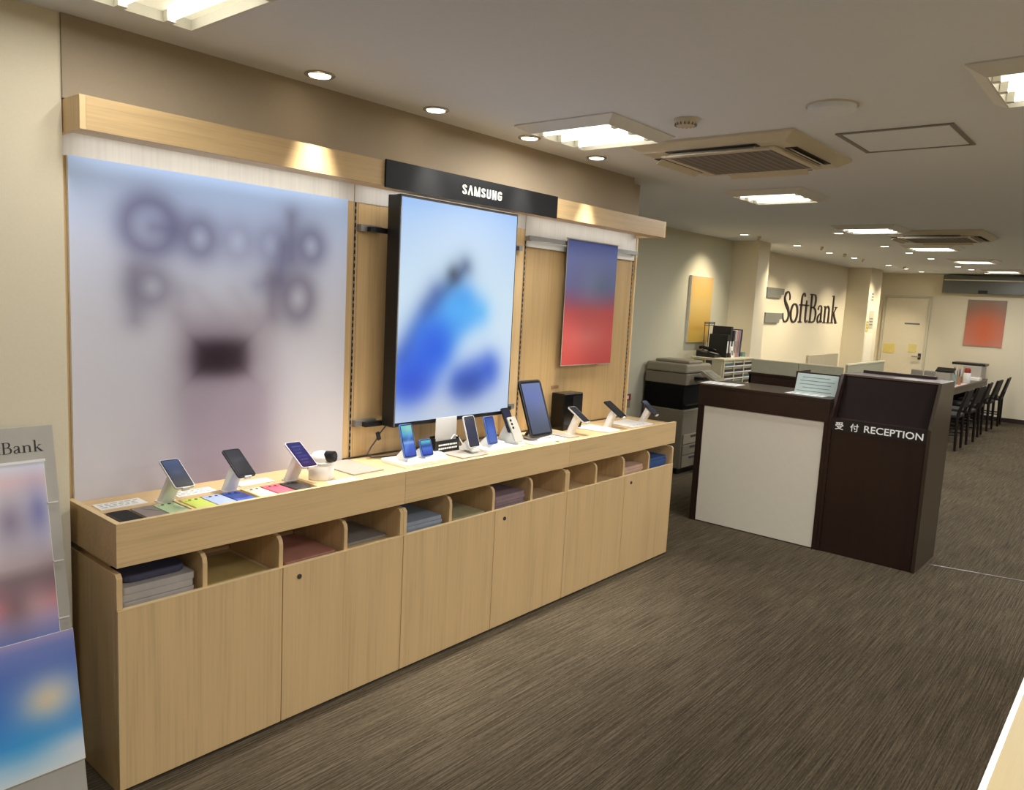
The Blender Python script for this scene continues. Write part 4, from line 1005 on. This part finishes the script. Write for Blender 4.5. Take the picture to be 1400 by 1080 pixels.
# red notice on the far wall above the trays
t = thing('wall_notice', 'small red and white notice on the wall beyond the last tray', 'notice', (5.64, 1.625, .64))
W().box(5.588, 5.698, 1.6245, 1.6295, .715, .780).build('red_part', M['red'], t)
W().box(5.592, 5.692, 1.6245, 1.6295, .64, .7145).build('white_part', M['copierlight'], t)
W().box(5.62, 5.66, 1.6238, 1.6245, .73, .765).build('symbol', M['paper'], t)

# wall logo
t = thing('wall_logo', 'dark raised company lettering with two grey bars on the lit wall', 'sign', (10.9, 1.83, 1.5))
bar = mat('grey_logo_bar', (122, 122, 114), .5)
for z in (1.925, 1.575):
    W().box(9.42, 10.03, 1.822, 1.8495, z - .0, z + .085).build('bar', bar, t)
    W().box(9.42, 9.93, 1.822, 1.8495, z - .055, z - .0002).build('bar', bar, t)
lettering('lettering', 'SoftBank', SERIF, M['text_brown'], t, (10.08, 1.8495, 1.533), (1, 0, 0), (0, 0, 1), (0, -1, 0), 2.47, .452, .012)

# notices on the second pillar
for x0, x1, z0, z1_, c, l in [(13.02, 13.20, 1.90, 2.10, (206, 200, 180), 'upper pale notice on the notice pillar'), (13.06, 13.30, 1.48, 1.78, (186, 180, 160), 'printed notice at eye level on the notice pillar'),
        (12.93, 13.04, 1.42, 1.60, (206, 190, 110), 'yellow notice on the notice pillar'), (12.93, 13.36, .86, 1.38, (232, 226, 206), 'large white sheet low on the notice pillar')]:
    t = thing('pillar_notice', l, 'notice', ((x0 + x1) / 2, 1.475, z0), 'notices on the far pillar')
    W().box(x0, x1, 1.474, 1.4795, z0, z1_).build('sheet', mat('notice_paper', c, .7), t)
    s = W()
    for k in range(3 if z0 > 1.3 else 0): s.box(x0 + .03, x1 - .03, 1.4732, 1.474, z0 + .05 + k * .05, z0 + .072 + k * .05)
    if s.v: s.build('print', M['inkgrey'], t)
t = thing('wall_picture', 'square picture with a blurred orange red glow on the end wall', 'picture', (14.44, 0, 1.27))
W().box(14.425, 14.4495, -.32, .262, 1.268, 2.06).build('board', M['matwhite'], t)
F_ = Art([(0, (200, 130, 112)), (.2, (196, 100, 72)), (.4, (176, 96, 66)), (.6, (140, 108, 90)), (.79, (134, 124, 110))])
F_.ell((.29, .30), .15, .26, (206, 92, 50), .08, .9).ell((.05, .2), .10, .3, (196, 150, 136), .08, .5).ell((.54, .2), .10, .3, (196, 150, 136), .08, .5)
picture('print', M['art'], t, (14.4245, .262, 1.268), (0, -1, 0), (0, 0, 1), .582, .792, F_, 30, 36)

# ================================================================== STAFF COUNTER, PARTITIONS, LONG TABLE
t = thing('staff_counter', 'dark brown staff counter behind the reception counter', 'counter', (5.75, -.05, 0))
W().box(5.52, 5.54, -.48, .33, 0, 1.125).build('front_panel', M['wenge_x'], t)
W().box(5.52, 6.05, .312, .33, 0, 1.125).build('side_panel', M['wenge'], t); W().box(5.541, 6.05, -.48, -.462, 0, 1.125).build('side_panel', M['wenge'], t)
W().box(5.51, 6.06, -.485, .335, 1.1255, 1.143).build('top', M['wenge_x'], t)
for y0_, y1_, l in ((-.095, .315, 'left grey green desk screen behind the reception counter'), (-.46, -.10, 'right grey green desk screen behind the angled notice')):
    p = thing('desk_screen', l, 'desk screen', (5.53, (y0_ + y1_) / 2, 1.1435), 'low grey green desk screens')
    W().box(5.520, 5.536, y0_, y1_, 1.1435, 1.255).build('panel', M['partition'], p)
    W().box(5.518, 5.538, y0_, y1_, 1.2552, 1.262).build('cap', M['partedge'], p)
p = thing('desk_screen', 'long grey green screen with a pale top edge running toward the door', 'desk screen', (9.0, .31, 0), 'low grey green desk screens')
W().box(8.20, 9.70, .300, .325, .02, 1.110).build('panel', M['partition'], p); W().box(8.19, 9.71, .296, .329, 1.1102, 1.128).build('cap', M['partedge'], p)
W().box(8.25, 8.33, .20, .42, 0, .02).box(9.57, 9.65, .20, .42, 0, .02).build('foot', M['darkgrey'], p)
t = thing('storage_box', 'flat beige box standing behind the grey green screen', 'box', (9.2, .95, 0))
W().box(8.62, 9.75, .90, .93, .0, 1.165).build('panel', mat('beige_board', (196, 182, 150), .7), t)
W().box(8.62, 9.75, .931, 1.05, 0, .5).build('base', mat('beige_board_base', (180, 168, 140), .7), t)
# long table
t = thing('consultation_table', 'long dark table running to the end wall beside the chairs', 'table', (11.9, .12, 0))
W().box(9.9, 14.30, -.20, .47, .695, .722).build('top', mat('dark_table_top', (72, 58, 48), .3), t, bevel=.003)
W().box(9.92, 14.28, -.196, -.182, .615, .6945).build('apron', mat('grey_brown_apron', (104, 94, 78), .5), t)
W().box(10.0, 14.2, .20, .22, .10, .6945).build('modesty_panel', M['wenge_x'], t)
for x in (9.95, 11.70, 13.45, 14.25):
    W().box(x - .02, x + .02, -.14, .42, 0, .6945).build('leg', M['wenge'], t)
# chairs
ch = thing('dining_chair', 'x', 'chair', (0, 0, 0), 'dark chairs along the consultation table')
S = .21
for sx in (-1, 1):
    W().cyl((sx * (S - .02), -.215, 0), (sx * (S - .02), -.20, .45), .016, .021, 10).cyl((sx * (S - .02), -.20, .45), (sx * (S - .02), -.285, .80), .021, .015, 10).build('leg', M['chairwood'], ch)
    W().cyl((sx * (S - .02), .21, 0), (sx * (S - .02), .20, .44), .016, .021, 10).build('leg', M['chairwood'], ch)
W().box(-S, S, -.215, .225, .425, .475).build('seat', M['seat'], ch, bevel=.015)
W().poly([(-S + .02, -.222, .56), (-S + .02, -.272, .80), (-S + .02, -.295, .80), (-S + .02, -.245, .56)], (2 * S - .04, 0, 0)).build('backrest', M['seat'], ch, bevel=.008)
W().cyl((-S + .03, -.2, .20), (-S + .03, .2, .20), .01, n=8).cyl((S - .03, -.2, .20), (S - .03, .2, .20), .01, n=8).build('stretcher', M['chairwood'], ch)
CH = [(10.47, -.30, 'nearest dark wooden chair, just behind the reception stand'), (11.23, -.31, 'second dark chair along the table'), (12.17, -.27, 'third dark chair along the table, with its back tilted to the aisle'),
      (13.03, -.27, 'fourth dark chair, second from the end wall'), (13.86, -.28, 'last dark chair, closest to the end wall')]
for i, (x, y, l) in enumerate(CH):
    if i == 0: ch.location = (x, y, 0); ch['label'] = l
    else: dup(ch, (x, y, 0), l, rotz=(-.05, .04, -.03, .05)[i - 1])
# things on the table
def monitor(x, y, w, label, z0=.7225, h=.17):
    t = thing('monitor', label, 'monitor', (x, y, z0), 'small grey monitors on the table')
    W().box(x - .02, x + .02, y - w / 2, y + w / 2, z0 + .045, z0 + h).build('case', M['midgrey'], t, bevel=.012)
    W().box(x + .0, x + .02, y - .02, y + .02, z0 + .008, z0 + .045).build('neck', M['darkgrey'], t)
    W().box(x - .05, x + .06, y - .06, y + .06, z0 + .0004, z0 + .008).build('foot', M['darkgrey'], t)
monitor(11.2, .235, .15, 'left small grey monitor above the top of the reception stand', h=.235); monitor(11.2, .065, .15, 'right small grey monitor above the top of the reception stand', h=.235)
t = thing('printer', 'pale grey box printer with a black lid at the wall end of the table', 'printer', (13.75, .05, .7225))
W().box(13.78, 14.24, -.17, .10, .7228, .945).build('body', M['greyplate'], t, bevel=.01)
W().box(13.90, 14.27, -.195, .30, .9455, .985).build('lid', M['black'], t, bevel=.006)
W().box(13.55, 13.777, -.19, .02, .7228, .765).build('paper_tray', M['white'], t)
t = thing('tablet_kiosk', 'grey kiosk with a dark tilted top on the table', 'terminal', (11.6, -.06, .7225))
W().box(11.55, 11.72, -.13, .06, .7228, .93).build('body', M['greyplate'], t, bevel=.008)
W().obox((11.62, -.05, .965), .16, .24, .014, ((.95, 0, .3), (0, 1, 0), (-.3, 0, .95))).build('screen', M['gloss'], t)
W().box(11.52, 11.74, .02, .16, .985, 1.005).build('shelf', M['brownbase'], t) if False else None
def cup(x, y, r, h, c, label, name='pen_cup', cat='cup', pens=True):
    t = thing(name, label, cat, (x, y, .7225))
    W().lathe((x, y, .7225), [(r * .9, .0004), (r, h), (r * .86, h), (r * .8, .01)], 16).build('cup', mat(name + '_colour', c, .5), t, smooth=True)
    if pens:
        for k in range(4):
            a = 1.7 * k; W().cyl((x + r * .3 * math.cos(a), y + r * .3 * math.sin(a), .7225 + .012), (x + r * .8 * math.cos(a), y + r * .8 * math.sin(a), .7225 + h + .07 + .02 * k), .006, n=8).build('pen', [M['red'], M['inkgrey'], mat('blue_pen', (70, 80, 140), .4), M['matwhite']][k], t)
cup(11.95, -.10, .05, .17, (150, 170, 160), 'pale green cup holding pens on the table', pens=True)
cup(12.25, -.12, .04, .13, (170, 132, 96), 'brown pen cup beside the red capped bottle')
t = thing('bottle', 'white bottle with a red cap on the table', 'bottle', (12.75, -.14, .7225))
W().lathe((12.75, -.14, .7225), [(.05, .0004), (.052, .01), (.052, .15), (.03, .19), (.028, .20)], 18).build('bottle', M['white'], t, smooth=True)
W().lathe((12.75, -.14, .7225), [(.045, .155), (.048, .20), (.035, .235), (.0, .245)], 18).build('cap', M['red'], t, smooth=True)
W().box(12.745, 12.755, -.194, -.192, .76, .84).build('label', M['inkgrey'], t) if False else None
tag(W().box(11.7, 12.6, -.185, -.05, .7224, .7262).build('table_mat', mat('pinkish_leaflet', (206, 180, 170), .6)), 'pale leaflets spread along the table edge', 'leaflet')

# ================================================================== OPPOSITE COUNTER (lower right)
t = thing('display_table', 'pale oak counter with a white front edge at the lower right', 'counter', (1.8, -2.6, 0))
W().box(.05, 3.6, -2.85, -2.2905, .893, .9135).build('top', wood('pale_oak_top', (186, 164, 112), 'x'), t)
W().box(.05, 3.6, -2.2902, -2.280, .775, .9150).build('front_edge', mat('glowing_white_edge', (246, 242, 230), .4, emit=.15), t)  # emission makes the plain white edge look brightly lit
W().box(.07, 3.58, -2.84, -2.32, 0, .80).build('carcass', M['oak_z'], t)

# ================================================================== LIGHT
def area(loc, sx, sy, e, col=(1, .985, .975), rot=(0, 0, 0)):
    l = bpy.data.lights.new('area_lamp', 'AREA'); l.shape = 'RECTANGLE'; l.size = sx; l.size_y = sy; l.energy = e; l.color = col
    o = bpy.data.objects.new('area_lamp', l); COL.objects.link(o); o.location = loc; o.rotation_euler = rot
    return o
for x, y, l in LR:
    for k in range(3): area((x + .55 * (.24 + .26 * k), y + .275, ZC - .0348), .022, .36, 1.8 if x < 0 else (4.0 if x < 5 else 5.0))
for x in (4.07, 6.3, 8.4, 10.5, 12.7): area((x + .275, -2.1, ZC - .02), .42, .42, 18)
for x, e in ((-2.2, 12), (0, 44), (1.84, 48), (4.07, 40), (6.3, 26), (9.5, 18)): area((x + .275, -4.3, ZC - .02), .42, .42, e)  # unseen ceiling lamps, added as room fill
area((-2.2, -1.8, ZC - .02), .42, .42, 5); area((-.1, -2.1, ZC - .02), .42, .42, 13)  # more out-of-view lamps, added to brighten the near end
for i in range(3):
    area((BW * (i + .5) - .01, .33, HZ0 + .018), 1.10, .02, (.7, .7, .5)[i], (1, .97, .92), rot=(math.radians(8), 0, 0))
W_ = bpy.data.worlds.new('room_world'); SC.world = W_; W_.use_nodes = True
W_.node_tree.nodes['Background'].inputs[0].default_value = (.8, .78, .72, 1); W_.node_tree.nodes['Background'].inputs[1].default_value = .1

# ================================================================== CAMERA
fw = Vector((0.75964185, 0.63807295, -0.12572658)); rt = Vector((0.64731192, -0.76047815, 0.05157775)); up = Vector((0.06270195, 0.12056493, 0.99072325))
cd = bpy.data.cameras.new('camera'); co = bpy.data.objects.new('camera', cd); COL.objects.link(co)
cd.sensor_fit = 'HORIZONTAL'; cd.sensor_width = 36; cd.lens = 1049.70 / 1400 * 36; cd.clip_start = .05; cd.clip_end = 60
co.matrix_world = Matrix(((rt.x, up.x, -fw.x, -0.99699585), (rt.y, up.y, -fw.y, -2.42624133), (rt.z, up.z, -fw.z, 1.68396088), (0, 0, 0, 1)))
SC.camera = co
SC.view_settings.view_transform = 'Standard'; SC.view_settings.look = 'None'; SC.view_settings.exposure = .1
SC.cycles.use_denoising = True
SC.cycles.max_bounces = 6; SC.cycles.diffuse_bounces = 4
